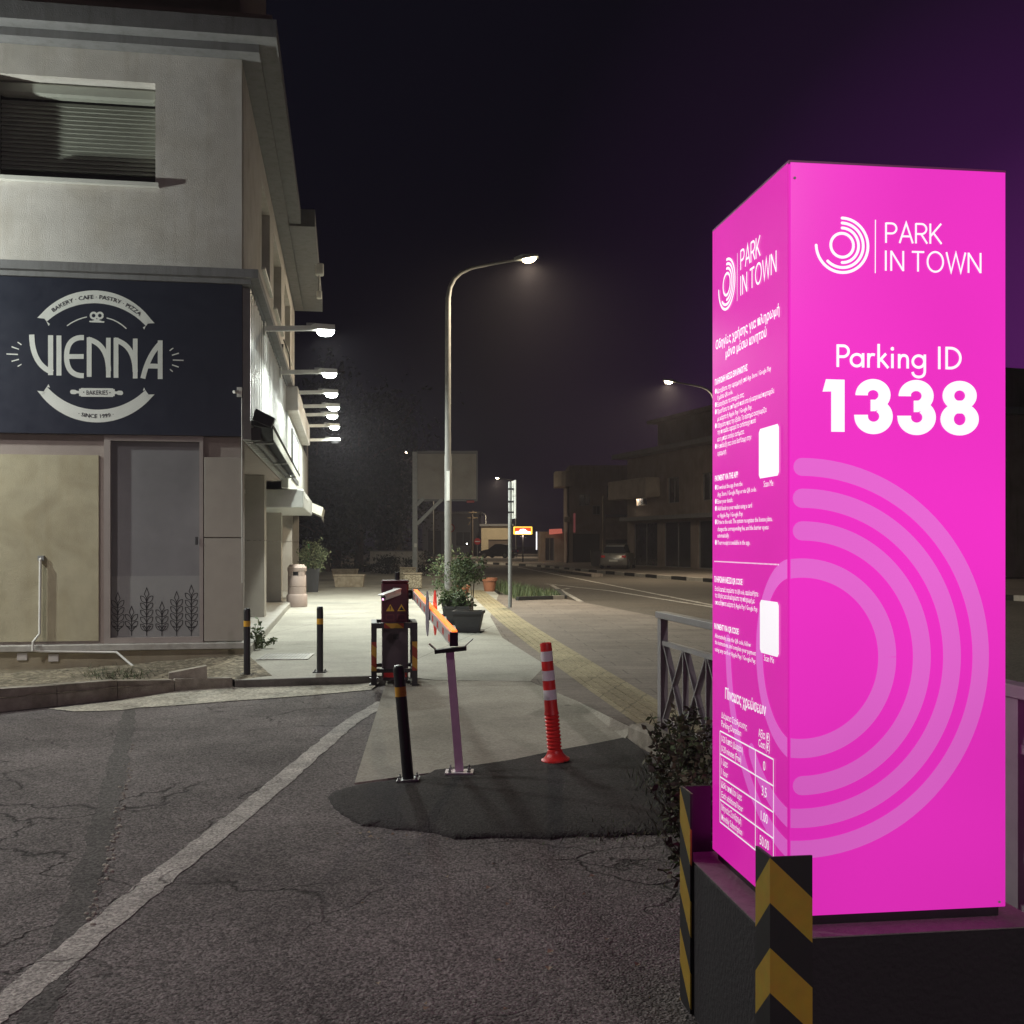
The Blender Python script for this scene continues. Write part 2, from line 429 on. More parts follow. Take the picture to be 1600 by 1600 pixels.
M_AWN = mat("charcoal awning fabric", (.035, .036, .042), .85, .12, 20)
M_FRINGE = mat("pale awning valance", (.55, .55, .48), .8, .1, 20)
M_TERRA = mat("terracotta", (.36, .145, .075), .75, .15, 8)
M_BIN = mat("pinkish terrazzo bin", (.40, .315, .28), .7, .12, 60, .15, 120)
M_TROUGH = mat("cast stone trough", (.42, .36, .27), .85, .2, 9, .4, 50, stain=.25, stain_scale=4)
M_LEAF = [mat("leaf green %s" % a, c, .6, .25, 20) for a, c in (("deep", (.045, .075, .025)), ("mid", (.075, .11, .04)), ("pale", (.12, .15, .065)))]
M_SAGE = [mat("sage leaf %s" % a, c, .6, .2, 20) for a, c in (("mid", (.14, .17, .085)), ("pale", (.23, .26, .14)), ("deep", (.085, .11, .055)))]
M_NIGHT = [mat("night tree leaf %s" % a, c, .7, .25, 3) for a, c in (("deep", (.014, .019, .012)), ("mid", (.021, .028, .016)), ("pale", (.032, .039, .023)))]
M_BARK = mat("bark", (.10, .075, .055), .9, .3, 12, .6, 40)
M_DRYW = [mat("weed %s" % a, c, .7, .25, 20) for a, c in (("green", (.06, .088, .03)), ("dry", (.10, .092, .05)), ("brown", (.045, .045, .027)))]

def led(name, col, s): return mat(name, (.8, .8, .8), .5, 0, emit=col, estr=s)
M_LED = led("cool led lens", (.95, 1.0, .93), 42)
M_LEDW = led("warm street lamp lens", (1.0, .84, .55), 60)

# ------------------------------------------------------------------ ground, road, pavement
def sheet(name, pts, m, z=None, kind="structure"):
    mb = MB(); mb.add([(p[0], p[1], p[2] if z is None else z) for p in pts], [tuple(range(len(pts)))])
    o = mb.build(name, m, recalc=False)
    if o.data.polygons[0].normal.z < 0: o.data.flip_normals()
    return struct(o, kind)

sheet("ground", [(-500, -60, 0), (500, -60, 0), (500, 700, 0), (-500, 700, 0)], A_ROAD, -.012)
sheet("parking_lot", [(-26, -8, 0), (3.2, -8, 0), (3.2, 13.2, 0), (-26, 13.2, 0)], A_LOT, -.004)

def slab(name, top, zt, zb, m):
    mb = MB(); n = len(top)
    zf = zt if callable(zt) else (lambda x, y: zt)
    mb.add([(x, y, zf(x, y)) for x, y in top] + [(x, y, zb) for x, y in top],
           [tuple(range(n))] + [(i, i + n, (i + 1) % n + n, (i + 1) % n) for i in range(n)])
    return struct(mb.build(name, m))

# main pavement in front of and beside the bakery (level .10) and the paved strip along the road
walk_edge = [(-3.05, 11.72), (-2.0, 12.02), (-1.36, 12.17), (-.85, 11.75), (.20, 11.65)]
pav_in = [(.20, 11.65), (.62, 10.2), (.98, 8.75), (1.16, 8.25)]
pave_line = [(.55, 13.0), (-.7, 19.5), (-1.9, 26), (-3.2, 34)]
walk = walk_edge + [(.42, 13.2), (-.15, 17.0), (-.45, 22.0), (-.4, 31.5), (-1.0, 40), (-2.6, 58), (-16, 58), (-12.5, 38), (-8.5, 20), (-3.6, 13.8)]
slab("pavement", walk, .10, -.05, C_WALK)
pav = [(.2001, 11.65), (.62, 10.2), (.98, 8.75), (1.17, 8.2), (1.30, 7.5), (1.62, 5.6), (2.2, 1.5), (2.7, -3), (9.0, -3), (7.0, 4), (5.65, 10), (3.6, 19.3), (1.62, 28.4), (1.0, 31.2), (-.3999, 31.5), (-.4499, 22.0), (-.1499, 17.0), (.4201, 13.2)]
slab("paving_strip", pav, .10, -.05, C_PAVER)

# tactile strip, ribbed
def band(name, ctr, w, z, m, kind="structure"):
    mb = MB(); pts = [Vector((p[0], p[1])) for p in ctr]
    q = stroke(pts, w)
    for poly in q: mb.add([(x, y, z) for x, y in poly], [(0, 1, 2, 3)])
    o = mb.build(name, m, recalc=False)
    for p in o.data.polygons:
        if p.normal.z < 0: o.data.flip_normals(); break
    return struct(o, kind)
tact = [gp(x, y, .104) for x, y in ((742, 922), (757, 935), (800, 970), (850, 1005), (905, 1042), (960, 1078), (1030, 1122), (1110, 1170))]
band("tactile_paving", tact, .52, .104, C_TACT)
mb = MB()
for k in (-.17, -.057, .057, .17):
    off = []
    for i, p in enumerate(tact):
        d = (tact[min(i + 1, len(tact) - 1)] - tact[max(i - 1, 0)]); d.z = 0; d.normalize()
        off.append(Vector((p.x - d.y * k, p.y + d.x * k)))
    for i in range(len(off) - 1):
        mb.beam((*off[i], .107), (*off[i + 1], .107), .045, .012)
struct(mb.build("tactile_ribs", C_TACT))

# concrete ramp from the pavement down to the lot
mb = MB()
rv = [(-1.40, 11.98, .10), (-1.05, 7.10, .010), (-.53, 7.42, .014), (-.0, 7.80, .018), (.34, 8.06, .022), (.91, 8.60, .024), (.98, 8.72, .098), (.62, 10.2, .10), (.20, 11.64, .10), (-.85, 11.74, .10), (-.6, 9.6, .055), (.1, 9.6, .06)]
rf = [(0, 1, 10), (1, 2, 10), (2, 3, 11), (2, 11, 10), (3, 4, 11), (4, 5, 11), (5, 7, 11), (5, 6, 7), (7, 8, 11), (8, 9, 10), (8, 10, 11), (9, 0, 10)]
mb.add([(x, y, z - .002) for x, y, z in rv], rf)
for i in range(9):                     # skirt down into the lot
    a, b = rv[i], rv[i + 1]
    mb.add([(a[0], a[1], a[2] - .002), (b[0], b[1], b[2] - .002), (b[0], b[1], -.05), (a[0], a[1], -.05)], [(0, 1, 2, 3)])
struct(mb.build("concrete_ramp", C_SLAB))

# dark asphalt patch poured against the ramp
pp = [(512, 1245), (520, 1238), (540, 1231), (575, 1224), (600, 1221), (680, 1209), (740, 1202), (800, 1193), (870, 1178), (930, 1167), (978, 1157), (1005, 1178), (1030, 1205), (1060, 1240), (1055, 1300),
      (1020, 1304), (985, 1304), (955, 1308), (905, 1306), (860, 1311), (810, 1309), (770, 1308), (740, 1310), (712, 1311), (680, 1302), (640, 1297), (615, 1296), (590, 1291), (565, 1290), (545, 1279), (525, 1266)]
pv = []
for i, (x, y) in enumerate(pp):
    a_, b_ = gp(x, y), gp(*pp[(i + 1) % len(pp)])
    for k in range(5):
        p = a_.lerp(b_, k / 5)
        if not (25 <= i * 5 + k <= 60): p = p + Vector((rng.uniform(-.007, .007), rng.uniform(-.008, .008), 0))
        pv.append(p)
cen = gp(790, 1250)
mb = MB(); vs = []
for k, (t, z) in enumerate(((1.0, -.003), (.99, .006), (.93, .016), (.6, .022))):
    for i, p in enumerate(pv):
        q = cen.lerp(p, t); zz = z
        if 25 <= i <= 55: zz = max(zz, .029 - .001 * k)
        vs.append((q.x, q.y, zz))
vs.append((cen.x, cen.y, .028)); n = len(pv); fs = []
for k in range(3):
    for i in range(n): fs.append((k * n + i, k * n + (i + 1) % n, (k + 1) * n + (i + 1) % n, (k + 1) * n + i))
for i in range(n): fs.append((3 * n + i, 3 * n + (i + 1) % n, 4 * n))
mb.add(vs, fs)
struct(mb.build("asphalt_patch", A_PATCH, smooth=True))

# painted line across the lot, slightly ragged
mb = MB()
l0 = [gp(x, y) for x, y in ((-120, 1660), (0, 1575), (120, 1478), (250, 1372), (380, 1270), (470, 1193), (545, 1130), (600, 1096))]
cl = []
for a, b in zip(l0, l0[1:]):
    for i in range(14): cl.append(a.lerp(b, i / 14))
cl.append(l0[-1])
wid = [.074 + rng.uniform(-.006, .006) for _ in cl]
off = [rng.uniform(-.008, .008) for _ in cl]
vs = []
for p, w, o in zip(cl, wid, off): vs += [(p.x - w + o, p.y, 0.0), (p.x + w + o, p.y, 0.0)]
mb.add(vs, [(2 * i, 2 * i + 1, 2 * i + 3, 2 * i + 2) for i in range(len(cl) - 1)])
struct(mb.build("painted_line", LINE_W))

# tarred trench in the lot with crumbly edge stones
mb = MB(); tr = [gp(x, y) for x, y in ((205, 1108), (195, 1150), (185, 1200), (170, 1260), (155, 1320), (130, 1400), (100, 1480), (70, 1560), (40, 1680))]
tc_ = []
for a, b in zip(tr, tr[1:]):
    for i in range(10): tc_.append(a.lerp(b, i / 10))
vs = []
for p in tc_:
    w0, w1 = .075 + rng.uniform(-.02, .02), .06 + rng.uniform(-.02, .02)
    vs += [(p.x - w0, p.y, -.0015), (p.x + w1, p.y, -.0015)]
mb.add(vs, [(2 * i, 2 * i + 1, 2 * i + 3, 2 * i + 2) for i in range(len(tc_) - 1)])
struct(mb.build("tar_strip", ground_mat("old tar seam", (.105, .098, .094), 80, .45, .7, blotch=.3)))
mb = MB()
for p in tc_[12:58]:
    for _ in range(rng.randrange(4)):
        r = rng.uniform(.005, .014); x = p.x + .07 + rng.uniform(-.02, .025); y = p.y + rng.uniform(-.05, .05)
        mb.lathe([(r * .8, -.005), (r, r * .25), (r * .6, r * .6)], 6, (x, y, -.002))
struct(mb.build("gravel_crumbs", C_GUT), "stuff")

# gutter apron between lot and kerb
ga = [(75, 1108), (180, 1096), (225, 1087), (330, 1069), (395, 1063), (480, 1059), (575, 1055), (600, 1066), (580, 1078), (545, 1081), (480, 1087), (400, 1093), (340, 1097), (270, 1103), (215, 1106), (190, 1110), (120, 1112)]
gpts = []
for i, (x, y) in enumerate(ga):
    p = gp(x, y); p.z = .045 if 3 <= i <= 7 else .0; gpts.append(p)
sheet("gutter_apron", [p + Vector((0, 0, .003)) for p in gpts], C_GUT)

# kerbs
mb = MB()
kl = [(-6.6, 8.3), (-5.7, 9.25), (-4.93, 10.12), (-4.50, 10.55), (-4.06, 10.98), (-3.60, 11.38), (-3.06, 11.70)]
hs = [.21, .21, .215, .20, .19, .15, .12]
for i in range(len(kl) - 1):
    a, b = Vector(kl[i]), Vector(kl[i + 1]); d = (b - a).normalized(); nr = Vector((-d.y, d.x)) * .15
    b = b - d * .008; j = rng.uniform(-.01, .01)
    mb.hexa([(a.x, a.y, -.05), (b.x, b.y, -.05), (b.x + nr.x, b.y + nr.y, -.05), (a.x + nr.x, a.y + nr.y, -.05),
             (a.x + nr.x * .1, a.y + nr.y * .1, hs[i] + j), (b.x + nr.x * .1, b.y + nr.y * .1, hs[i + 1] + j), (b.x + nr.x, b.y + nr.y, hs[i + 1] + j), (a.x + nr.x, a.y + nr.y, hs[i] + j)])
struct(mb.build("kerb", C_KERB))
mb = MB()                              # low dark kerb below the two bollards
for a, b in zip(walk_edge[:3], walk_edge[1:3]):
    a, b = Vector(a), Vector(b); d = (b - a).normalized(); nr = Vector((d.y, -d.x)) * .05
    mb.hexa([(a.x + nr.x, a.y + nr.y, -.05), (b.x + nr.x, b.y + nr.y, -.05), (b.x - nr.x * .05, b.y - nr.y * .05, -.05), (a.x - nr.x * .05, a.y - nr.y * .05, -.05),
             (a.x + nr.x, a.y + nr.y, .104), (b.x + nr.x, b.y + nr.y, .104), (b.x - nr.x * .05, b.y - nr.y * .05, .104), (a.x - nr.x * .05, a.y - nr.y * .05, .104)])
struct(mb.build("kerb", mat("dark kerb edge", (.13, .12, .11), .8, .25, 10, .4, 50)))
mb = MB()                              # broken kerb end beside the railing
mb.loft([[(.93, 8.62, -.03), (1.24, 7.55, -.03), (1.36, 7.58, -.03), (1.10, 8.70, -.03)],
         [(.94, 8.62, .12), (1.25, 7.60, .125), (1.37, 7.63, .125), (1.11, 8.70, .12)],
         [(.97, 8.60, .145), (1.26, 7.63, .15), (1.35, 7.66, .15), (1.09, 8.68, .145)]])
struct(mb.build("kerb", C_KERB))
mb = MB(); c = gp(292, 1082)           # loose kerb block
d = Vector((.87, .30, 0)).normalized(); nn = Vector((-d.y, d.x, 0))
blk = []
for (l_, w_, z_) in ((-.2, 0, 0), (.21, 0, .05), (.21, .2, .05), (-.2, .2, 0), (-.19, .02, .22), (.2, .02, .285), (.2, .19, .28), (-.19, .19, .215)):
    q = c + d * l_ + nn * w_; blk.append((q.x, q.y + .02, z_ - .01))
mb.hexa(blk)
tag(mb.build("kerb_stone", C_KERB), "loose concrete kerb stone tilted on the kerb before the left bollard", "kerb stone")

# soil bank between kerb and bakery plinth: rises to the corner
mb = MB(); g = {}
nx, ny = 30, 14
for i in range(nx + 1):
    t = i / nx
    fx, fy = -6.6 + t * 3.9, 8.4 + t * 3.9 - .45 * max(0, t - .75) * 2.2   # kerb back line
    bxw, byw = -3.424 + (t - 1) * 4.6 * .988 + .10, 13.5 + (t - 1) * 4.6 * .156 - .14
    for k in range(ny + 1):
        s = k / ny
        z0 = .17 - .07 * t; z1 = -.02 + .24 * t ** 1.5
        z = z0 * (1 - s) + z1 * s - .05 * math.sin(math.pi * s) * (1 - t) + rng.uniform(-.012, .012)
        g[i, k] = len(mb.v); mb.v.append((fx * (1 - s) + bxw * s, fy * (1 - s) + byw * s, z))
for i in range(nx):
    for k in range(ny):
        mb.f.append([g[i, k], g[i + 1, k], g[i + 1, k + 1], g[i, k + 1]]); mb.m.append(0)
struct(mb.build("soil_bank", SOIL, smooth=True))

# drain grate
gc = gp(447, 1026, .104)
t = thing("drain_grate", "narrow steel drain grate set in the pavement behind the bollards", "drain grate", gc, R(4))
mb = MB(); mb.box(-.30, .30, -.34, .34, -.02, .003); mb.build("pit", M_BLACK, t)
mb = MB()
mb.box(-.33, .33, -.38, -.34, -.02, .008); mb.box(-.33, .33, .34, .38, -.02, .008); mb.box(-.33, -.30, -.34, .34, -.02, .008); mb.box(.30, .33, -.34, .34, -.02, .008)
for k in range(14): mb.box(-.285 + k * .043, -.262 + k * .043, -.34, .34, -.01, .007)
mb.box(-.30, .30, -.015, .015, -.01, .0062)
mb.build("grille", mat("worn grate steel", (.30, .29, .26), .6, .2, 20, metal=.4), t)

# road lines, islands and far pavements
def wline(name, pts, w, m=LINE_R, z=-.004): return band(name, pts, w, z, m)
wline("road_line", [gp(809, 886), gp(900, 903.5), gp(1000, 923), gp(1112, 945), gp(1330, 990)], .16)
wline("road_line", [gp(853, 912), gp(950, 922.5), gp(1112, 948), gp(1330, 985)], .16)
for a, b in (((862, 914), (908, 940)), ((898, 946), (902, 948)), ((875, 937), (888, 941)), ((918, 951), (935, 954)), ((950, 957), (975, 962)), ((985, 966), (1000, 969)), ((1008, 970), (1022, 974)), ((862, 961), (975, 963)), ((870, 922), (890, 919))):
    wline("road_line", [gp(*a), gp(*b)], .16)
far_k = [(-26, 108), (-6, 96), (1.5, 76), (4.0, 62), (6.8, 50), (8.6, 44), (13, 33), (18, 22), (24, 5), (26, -6)]
slab("far_pavement", far_k + [(60, -6), (60, 160), (-26, 160)], .13, -.05, C_PAVER)
mb = MB()
for i, (a, b) in enumerate(zip(far_k, far_k[1:])):
    a, b = Vector(a), Vector(b); L = (b - a).length; n_ = int(L / 1.4)
    for k in range(n_):
        p, q = a.lerp(b, k / n_), a.lerp(b, (k + 1) / n_); d = (q - p).normalized(); nr = Vector((d.y, -d.x)) * .12
        mb.hexa([(p.x - nr.x, p.y - nr.y, -.05), (q.x - nr.x, q.y - nr.y, -.05), (q.x + nr.x * .02, q.y + nr.y * .02, -.05), (p.x + nr.x * .02, p.y + nr.y * .02, -.05),
                 (p.x - nr.x, p.y - nr.y, .145), (q.x - nr.x, q.y - nr.y, .145), (q.x + nr.x * .02, q.y + nr.y * .02, .145), (p.x + nr.x * .02, p.y + nr.y * .02, .145)], k % 2)
struct(mb.build("kerb", [mat("kerb white paint", (.5, .47, .42), .8, .2, 4), mat("kerb black paint", (.02, .02, .02), .8, .2, 4)]))
isl = [(1.8, 66.6), (2.8, 59.5), (3.9, 52.2), (4.5, 52.6), (3.4, 60), (2.3, 67)]
slab("traffic_island", isl, .13, -.05, C_PAVER)
# kerbed grass bed beside the pavement
bed = [gp(806, 938, .1), gp(878, 936, .1), gp(868, 925, .1), gp(795, 914, .1), gp(770, 917, .1)]
bx = [(p.x, p.y) for p in bed]
slab("planting_bed", bx, .07, -.05, SOIL)
mb = MB()
for i in (0, 1):
    a, b = Vector(bx[i]), Vector(bx[i + 1]); n_ = 4 if i == 0 else 3
    for k in range(n_):
        p, q = a.lerp(b, k / n_), a.lerp(b, (k + 1) / n_); d = (q - p).normalized(); nr = Vector((d.y, -d.x)) * .14
        mb.hexa([(p.x + nr.x, p.y + nr.y, -.05), (q.x + nr.x, q.y + nr.y, -.05), (q.x, q.y, -.05), (p.x, p.y, -.05),
                 (p.x + nr.x, p.y + nr.y, .2), (q.x + nr.x, q.y + nr.y, .2), (q.x, q.y, .2), (p.x, p.y, .2)], 0 if (i == 0 and k == 3) else 1)
struct(mb.build("kerb", [mat("kerb grey paint", (.3, .27, .23), .8, .2, 6), mat("kerb dark paint", (.03, .03, .028), .8, .2, 6)]))

# ------------------------------------------------------------------ the bakery building (u along the front, v along the side, z up)
BO, BR = Vector((-3.424, 13.5, 0)), R(9.0)
CU, SU = math.cos(BR), math.sin(BR)
def bw(u, v, z=0): return Vector((BO.x + u * CU - v * SU, BO.y + u * SU + v * CU, z))
def fr(x, y, v=0.0):                   # picture pixel on the plane v = const -> (u, z)
    r = (x - CX) / F
    u = (r * (BO.y + CU * v) - BO.x + SU * v) / (CU - SU * r)
    return u, EYE + (HY - y) / F * (BO.y + SU * u + CU * v)
def sd(x, y, u=0.0):                   # picture pixel on the plane u = const -> (v, z)
    r = (x - CX) / F
    v = (BO.x + CU * u - r * (BO.y + SU * u)) / (CU * r + SU)
    return v, EYE + (HY - y) / F * (BO.y + SU * u + CU * v)

B = thing("bakery_building", "pale two storey bakery building on the left with navy sign and lit side wall", "building", BO, BR)
front = lambda a, z, d: (a, d, z)
side = lambda a, z, d: (-d, a, z)
UP_V = 14.7
wh = (-2.98, -1.055, 6.10, 7.37)
mb = MB()
mb.panel(front, -9.5, 0, 5.035, 7.74, [wh], .34)
sh = [(3.3, 5.2, 5.95, 7.35), (6.2, 8.7, 5.95, 7.35), (10.0, 12.4, 5.95, 7.35)]
mb.panel(side, .3401, UP_V, 5.035, 7.74, sh, .34)
mb.add([(0, 0, 5.035), (0, .3401, 5.035), (0, .3401, 7.74), (0, 0, 7.74)], [(0, 1, 2, 3)])
mb.build("wall", M_WALL, B)
# recess, shutter and glass of the upper windows
mb = MB(); mb.box(wh[0] - .1, wh[1] + .1, .341, .40, wh[2] - .1, wh[3] + .1)
w = mb.build("window", mat("dark window pane", (.035, .032, .036), .25, .1, 2), B)
mb = MB()
z = wh[3] - .20
while z > 6.33:
    mb.hexa([(wh[0] + .02, .285, z - .052), (wh[1] - .005, .285, z - .052), (wh[1] - .005, .335, z - .052), (wh[0] + .02, .335, z - .052),
             (wh[0] + .02, .315, z), (wh[1] - .005, .315, z), (wh[1] - .005, .335, z), (wh[0] + .02, .335, z)])
    z -= .0545
mb.build("shutter", M_SHUT, w)
mb = MB(); mb.box(wh[0] + .01, wh[1] - .003, .18, .338, wh[3] - .17, wh[3] - .004, 0, .03); mb.build("shutter_box", M_SHUT, w)
mb = MB(); mb.box(wh[0] - .05, wh[1] + .05, -.075, .30, wh[2] - .045, wh[2] + .004); mb.build("sill", M_WHITEM, w)
for h in sh:
    mb = MB(); mb.box(-.40, -.341, h[0] - .1, h[1] + .1, h[2] - .1, h[3] + .1)
    w = mb.build("window", MATS["dark window pane"], B)
    mb = MB(); z = h[3]
    while z > h[2] + .5:
        mb.box(-.335, -.30, h[0] + .01, h[1] - .01, z - .05, z - .004); z -= .055
    mb.build("shutter", M_SHUT, w)
    mb = MB(); mb.box(-.30, .06, h[0] - .04, h[1] + .04, h[2] - .04, h[2] + .004); mb.build("sill", M_WHITEM, w)
# ledge between the storeys, in two steps
mb = MB()
mb.box(-9.5, .22, -.22, .0, 4.93, 5.034); mb.box(-9.5, .12, -.12, -.003, 4.87, 4.929)
mb.box(.003, .22, .0005, UP_V, 4.93, 5.034); mb.box(.003, .12, .0005, UP_V, 4.87, 4.929)
mb.build("ledge", M_TRIM, B)
# cornice, parapet, stair head
mb = MB()
mb.box(-9.5, .23, -.23, UP_V, 7.742, 7.84)
mb.box(-9.5, .456, -.456, 7.3, 7.842, 8.06); mb.box(-9.5, .72, 7.302, UP_V + .3, 7.80, 8.14)
mb.build("cornice", M_TRIM, B)
mb = MB(); mb.box(-9.4, .40, -.40, 7.2, 8.062, 8.14); mb.build("parapet", M_DARKBRN, B)
mb = MB(); mb.box(-9.0, -.12, 1.0, 6.0, 8.142, 11.5); mb.build("stair_head", M_DARKBRN, B)
mb = MB(); mb.box(-9.3, -.4, 6.2, UP_V, 8.145, 8.2); mb.build("roof", M_TRIM, B)

# ground floor front
SW = (-1.645, -.485, .375, 2.945)
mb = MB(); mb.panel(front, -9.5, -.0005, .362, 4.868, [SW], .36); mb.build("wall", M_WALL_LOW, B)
mb = MB(); mb.box(-9.5, -1.73, -.018, -.001, .40, 2.70); mb.build("wall_panel", M_PANEL, B)  # brown wall left bare above the panel carries the sign's shadow as colour
mb = MB()
mb.box(-.455, .02, -.05, -.001, .375, 1.672, 0, .004); mb.box(-.455, .02, -.05, -.001, 1.684, 2.69, 0, .004)
mb.build("cladding_panel", M_CLAD, B)
mb = MB(); mb.box(-9.5, .05, -.13, -.002, .285, .361, 0, .006)
mb.build("plinth_ledge", M_LEDGE, B)
mb = MB(); mb.box(-9.5, .03, -.075, .0, -.2, .284); mb.build("plinth", M_PANEL, B)
# shop window with frame, glass, frosted film and wheat drawing
mb = MB()
a, b_, c_, d_ = SW; fw = .06
for q in ((a - .015, b_ + .015, d_ - fw, d_ + .012), (a - .015, b_ + .015, c_ - .012, c_ + fw)): mb.box(q[0], q[1], -.045, .06, q[2], q[3])
for q in ((a - .015, a + fw), (b_ - .03, b_ + .015)): mb.box(q[0], q[1], -.045, .06, c_ + fw, d_ - fw)
w = mb.build("shop_window", M_ALU, B)
mb = MB(); mb.box(a + fw - .005, b_ - .028, .02, .04, c_ + fw - .005, d_ - fw + .005); mb.build("pane", M_SGLASS, w)
lu, lz = fr(308, 845, .0)
mb = MB(); mb.box(lu - .018, lu + .018, -.058, -.0455, lz - .05, lz + .05, 0, .004); mb.tube([(lu, -.0585, lz), (lu, -.075, lz)], .011); mb.build("lock", M_CHAR, w)
mb = MB(); zf = fr(240, 900, .02)[1]
mb.box(a + fw + .002, b_ - .032, .0165, .0195, c_ + fw + .002, zf); mb.build("frosted_film", M_FROST, w)
mb = MB(); fn = lambda u, z: (u, .0145, z)
for cx, top in ((640, 925), (715, 1000), (797, 900), (880, 975), (960, 920), (1040, 885)):
    X = lambda x, y: fr(x / 3.479, 660 + y / 3.479, .0145)
    (u0, zb), (_, zt) = X(cx, 1160), X(cx, top)
    hw = .075
    mb.flat(stroke([(u0, zb), (u0, zt - .13)], .010), fn)
    lf = lambda sx: None
    tip = [(u0, zt - .13), (u0 - .028, zt - .075), (u0, zt), (u0 + .028, zt - .075), (u0, zt - .13)]
    mb.flat(stroke(tip, .008), fn)
    k = 0; z = zt - .10
    while z > zb + .14:
        for s in (-1, 1):
            lo = (u0, z - .085); hi = (u0 + s * hw, z + .0)
            mb.flat(stroke(bez(lo, (u0 + s * .015, z + .005), hi, 6), .008), fn)
            mb.flat(stroke(bez(lo, (u0 + s * .075, z - .085), hi, 6), .008), fn)
        z -= .088
    for s in (-1, 1):
        mb.flat(stroke([(u0, zb + .05), (u0 + s * .05, zb + .12), (u0 + s * .015, zb + .11)], .009), fn)
mb.build("wheat_drawing", M_BLACKV, w)
# side: recessed shop front, pillars, beam, step
LV = 22.6
mb = MB()
mb.box(-.62, -.60, .361, LV, .2, 2.9)
sf = mb.build("shop_front", M_GLASS, B)
mb = MB(); v = 1.1
while v < LV:
    mb.box(-.60, -.545, v, v + .06, .23, 2.9); v += 1.45
mb.box(-.60, -.55, .4, LV, 2.55, 2.62); mb.box(-.60, -.55, .4, LV, .222, .30)
mb.build("mullion", M_ALU, sf)
for i, (v0, v1) in enumerate(((1.9, 2.2), (6.7, 7.2), (12.2, 12.7), (17.6, 18.1), (22.0, 22.6))):
    mb = MB(); mb.box(-.597, -.2 if i else -.42, v0, v1, .221, 1.66, 0, .004); mb.box(-.597, -.2 if i else -.42, v0, v1, 1.672, 2.9, 0, .004)
    mb.build("pilaster", M_CLAD, B)
mb = MB(); mb.box(-.599, .0, .362, LV, 2.902, 4.868); mb.build("beam", M_WALL_LOW, B)
mb = MB(); mb.box(-.63, .03, .05, LV, .09, .22, 0, .01); mb.build("step", M_LEDGE, B)
# ribbed metal cladding on the side
mb = MB(); n_ = 0; v = .02
mb.box(.001, .012, .0, 8.6, 2.93, 4.866)
while v < 8.55:
    mb.hexa([(.012, v, 2.93), (.10, v + .05, 2.93), (.10, v + .16, 2.93), (.012, v + .21, 2.93), (.012, v, 4.864), (.10, v + .05, 4.864), (.10, v + .16, 4.864), (.012, v + .21, 4.864)]); v += .33
mb.build("cladding", M_RIB, B)
mb = MB(); mb.box(.002, .14, 8.62, 20.5, 2.75, 4.35, 0, .02); fa = mb.build("fascia", mat("white fascia panel", (.48, .49, .46), .45, .05, 4), B)
mb = MB(); mb.box(.14, .17, 10.0, 13.2, 3.05, 4.15, 0, .008); mb.build("poster_frame", M_CHAR, fa)
mb = MB(); mb.box(.1705, .174, 10.35, 12.8, 3.15, 4.05); mb.build("poster", mat("pale blue poster", (.55, .62, .66), .4, .3, 2.5), fa)
mb = MB(); mb.box(.002, .34, 8.62, 16.5, 4.36, 4.868, 0, .01); mb.build("bulkhead", M_WALL, B)
mb = MB(); mb.box(.003, .10, 20.6, LV, 2.75, 4.86); mb.build("wall", M_WALL_LOW, B)
# clutter on the side wall: pipes and cable loops
mb = MB(); mb.tube([(.06, 7.9, 4.95), (.07, 7.9, 5.6)], .02); mb.build("cable", M_CHAR, B); mb = MB(); mb.tube([bw(0, 0) * 0 + Vector(p) for p in ((.03, 9.0, 5.9), (.14, 9.05, 5.6), (.16, 9.1, 5.3), (.04, 9.1, 5.06))], .014)
mb.build("cable", M_CHAR, B); mb = MB(); mb.tube([(.08, 20.55, 2.6), (.08, 20.55, 4.9)], .05)
mb.build("cable", M_CHAR, B)

# ------------------------------------------------------------------ the navy bakery sign
SG = thing("bakery_sign", "navy sign board with white round bakery emblem above the shop window", "sign", BO, BR)
mb = MB(); mb.box(-9.4, .012, -.085, -.004, 2.955, 4.866, 0, .004); mb.build("board", M_NAVY, SG)
ZP = lambda x, y: fr(x / 4.0, 420 + y / 4.0, -.088)
fl = lambda u, z: (u, -.0865, z); fl2 = lambda u, z: (u, -.0885, z)
zs = lambda pts, w, cap=False: [[ZP(*p) for p in q] for q in stroke(pts, w, cap)]
def emblem(name, polys, m=M_VINYL, f=fl):
    mb = MB(); mb.flat(polys, f, step=(0, -1.2e-5, 0)); return mb.build(name, m, SG, recalc=False)
L = []
L.append(zs(bez((198, 411), (200, 600), (330, 648), 16), 33) + zs([(316, 415), (316, 664)], 32))
L.append(zs([(368, 417), (368, 667)], 31))
L.append(zs([(524, 430)] + bez((500, 430), (416, 440), (416, 548), 14) + bez((416, 550), (416, 655), (500, 667), 14)[1:] + [(524, 668)], 32) + zs([(430, 548), (523, 548)], 30))
L.append(zs([(557, 428), (557, 675)], 30) + zs(bez((550, 440), (676, 470), (678, 640), 16), 32) + zs([(677, 431), (677, 679)], 29))
L.append(zs([(725, 431), (725, 681)], 30) + zs(bez((716, 444), (842, 475), (845, 645), 16), 32) + zs([(845, 436), (845, 685)], 29))
L.append(zs([(1001, 447), (1001, 689)], 30) + zs(bez((1006, 462), (925, 540), (893, 685), 16), 31) + zs([(912, 607), (1000, 609)], 30))
for p_ in L: emblem("letter", p_)
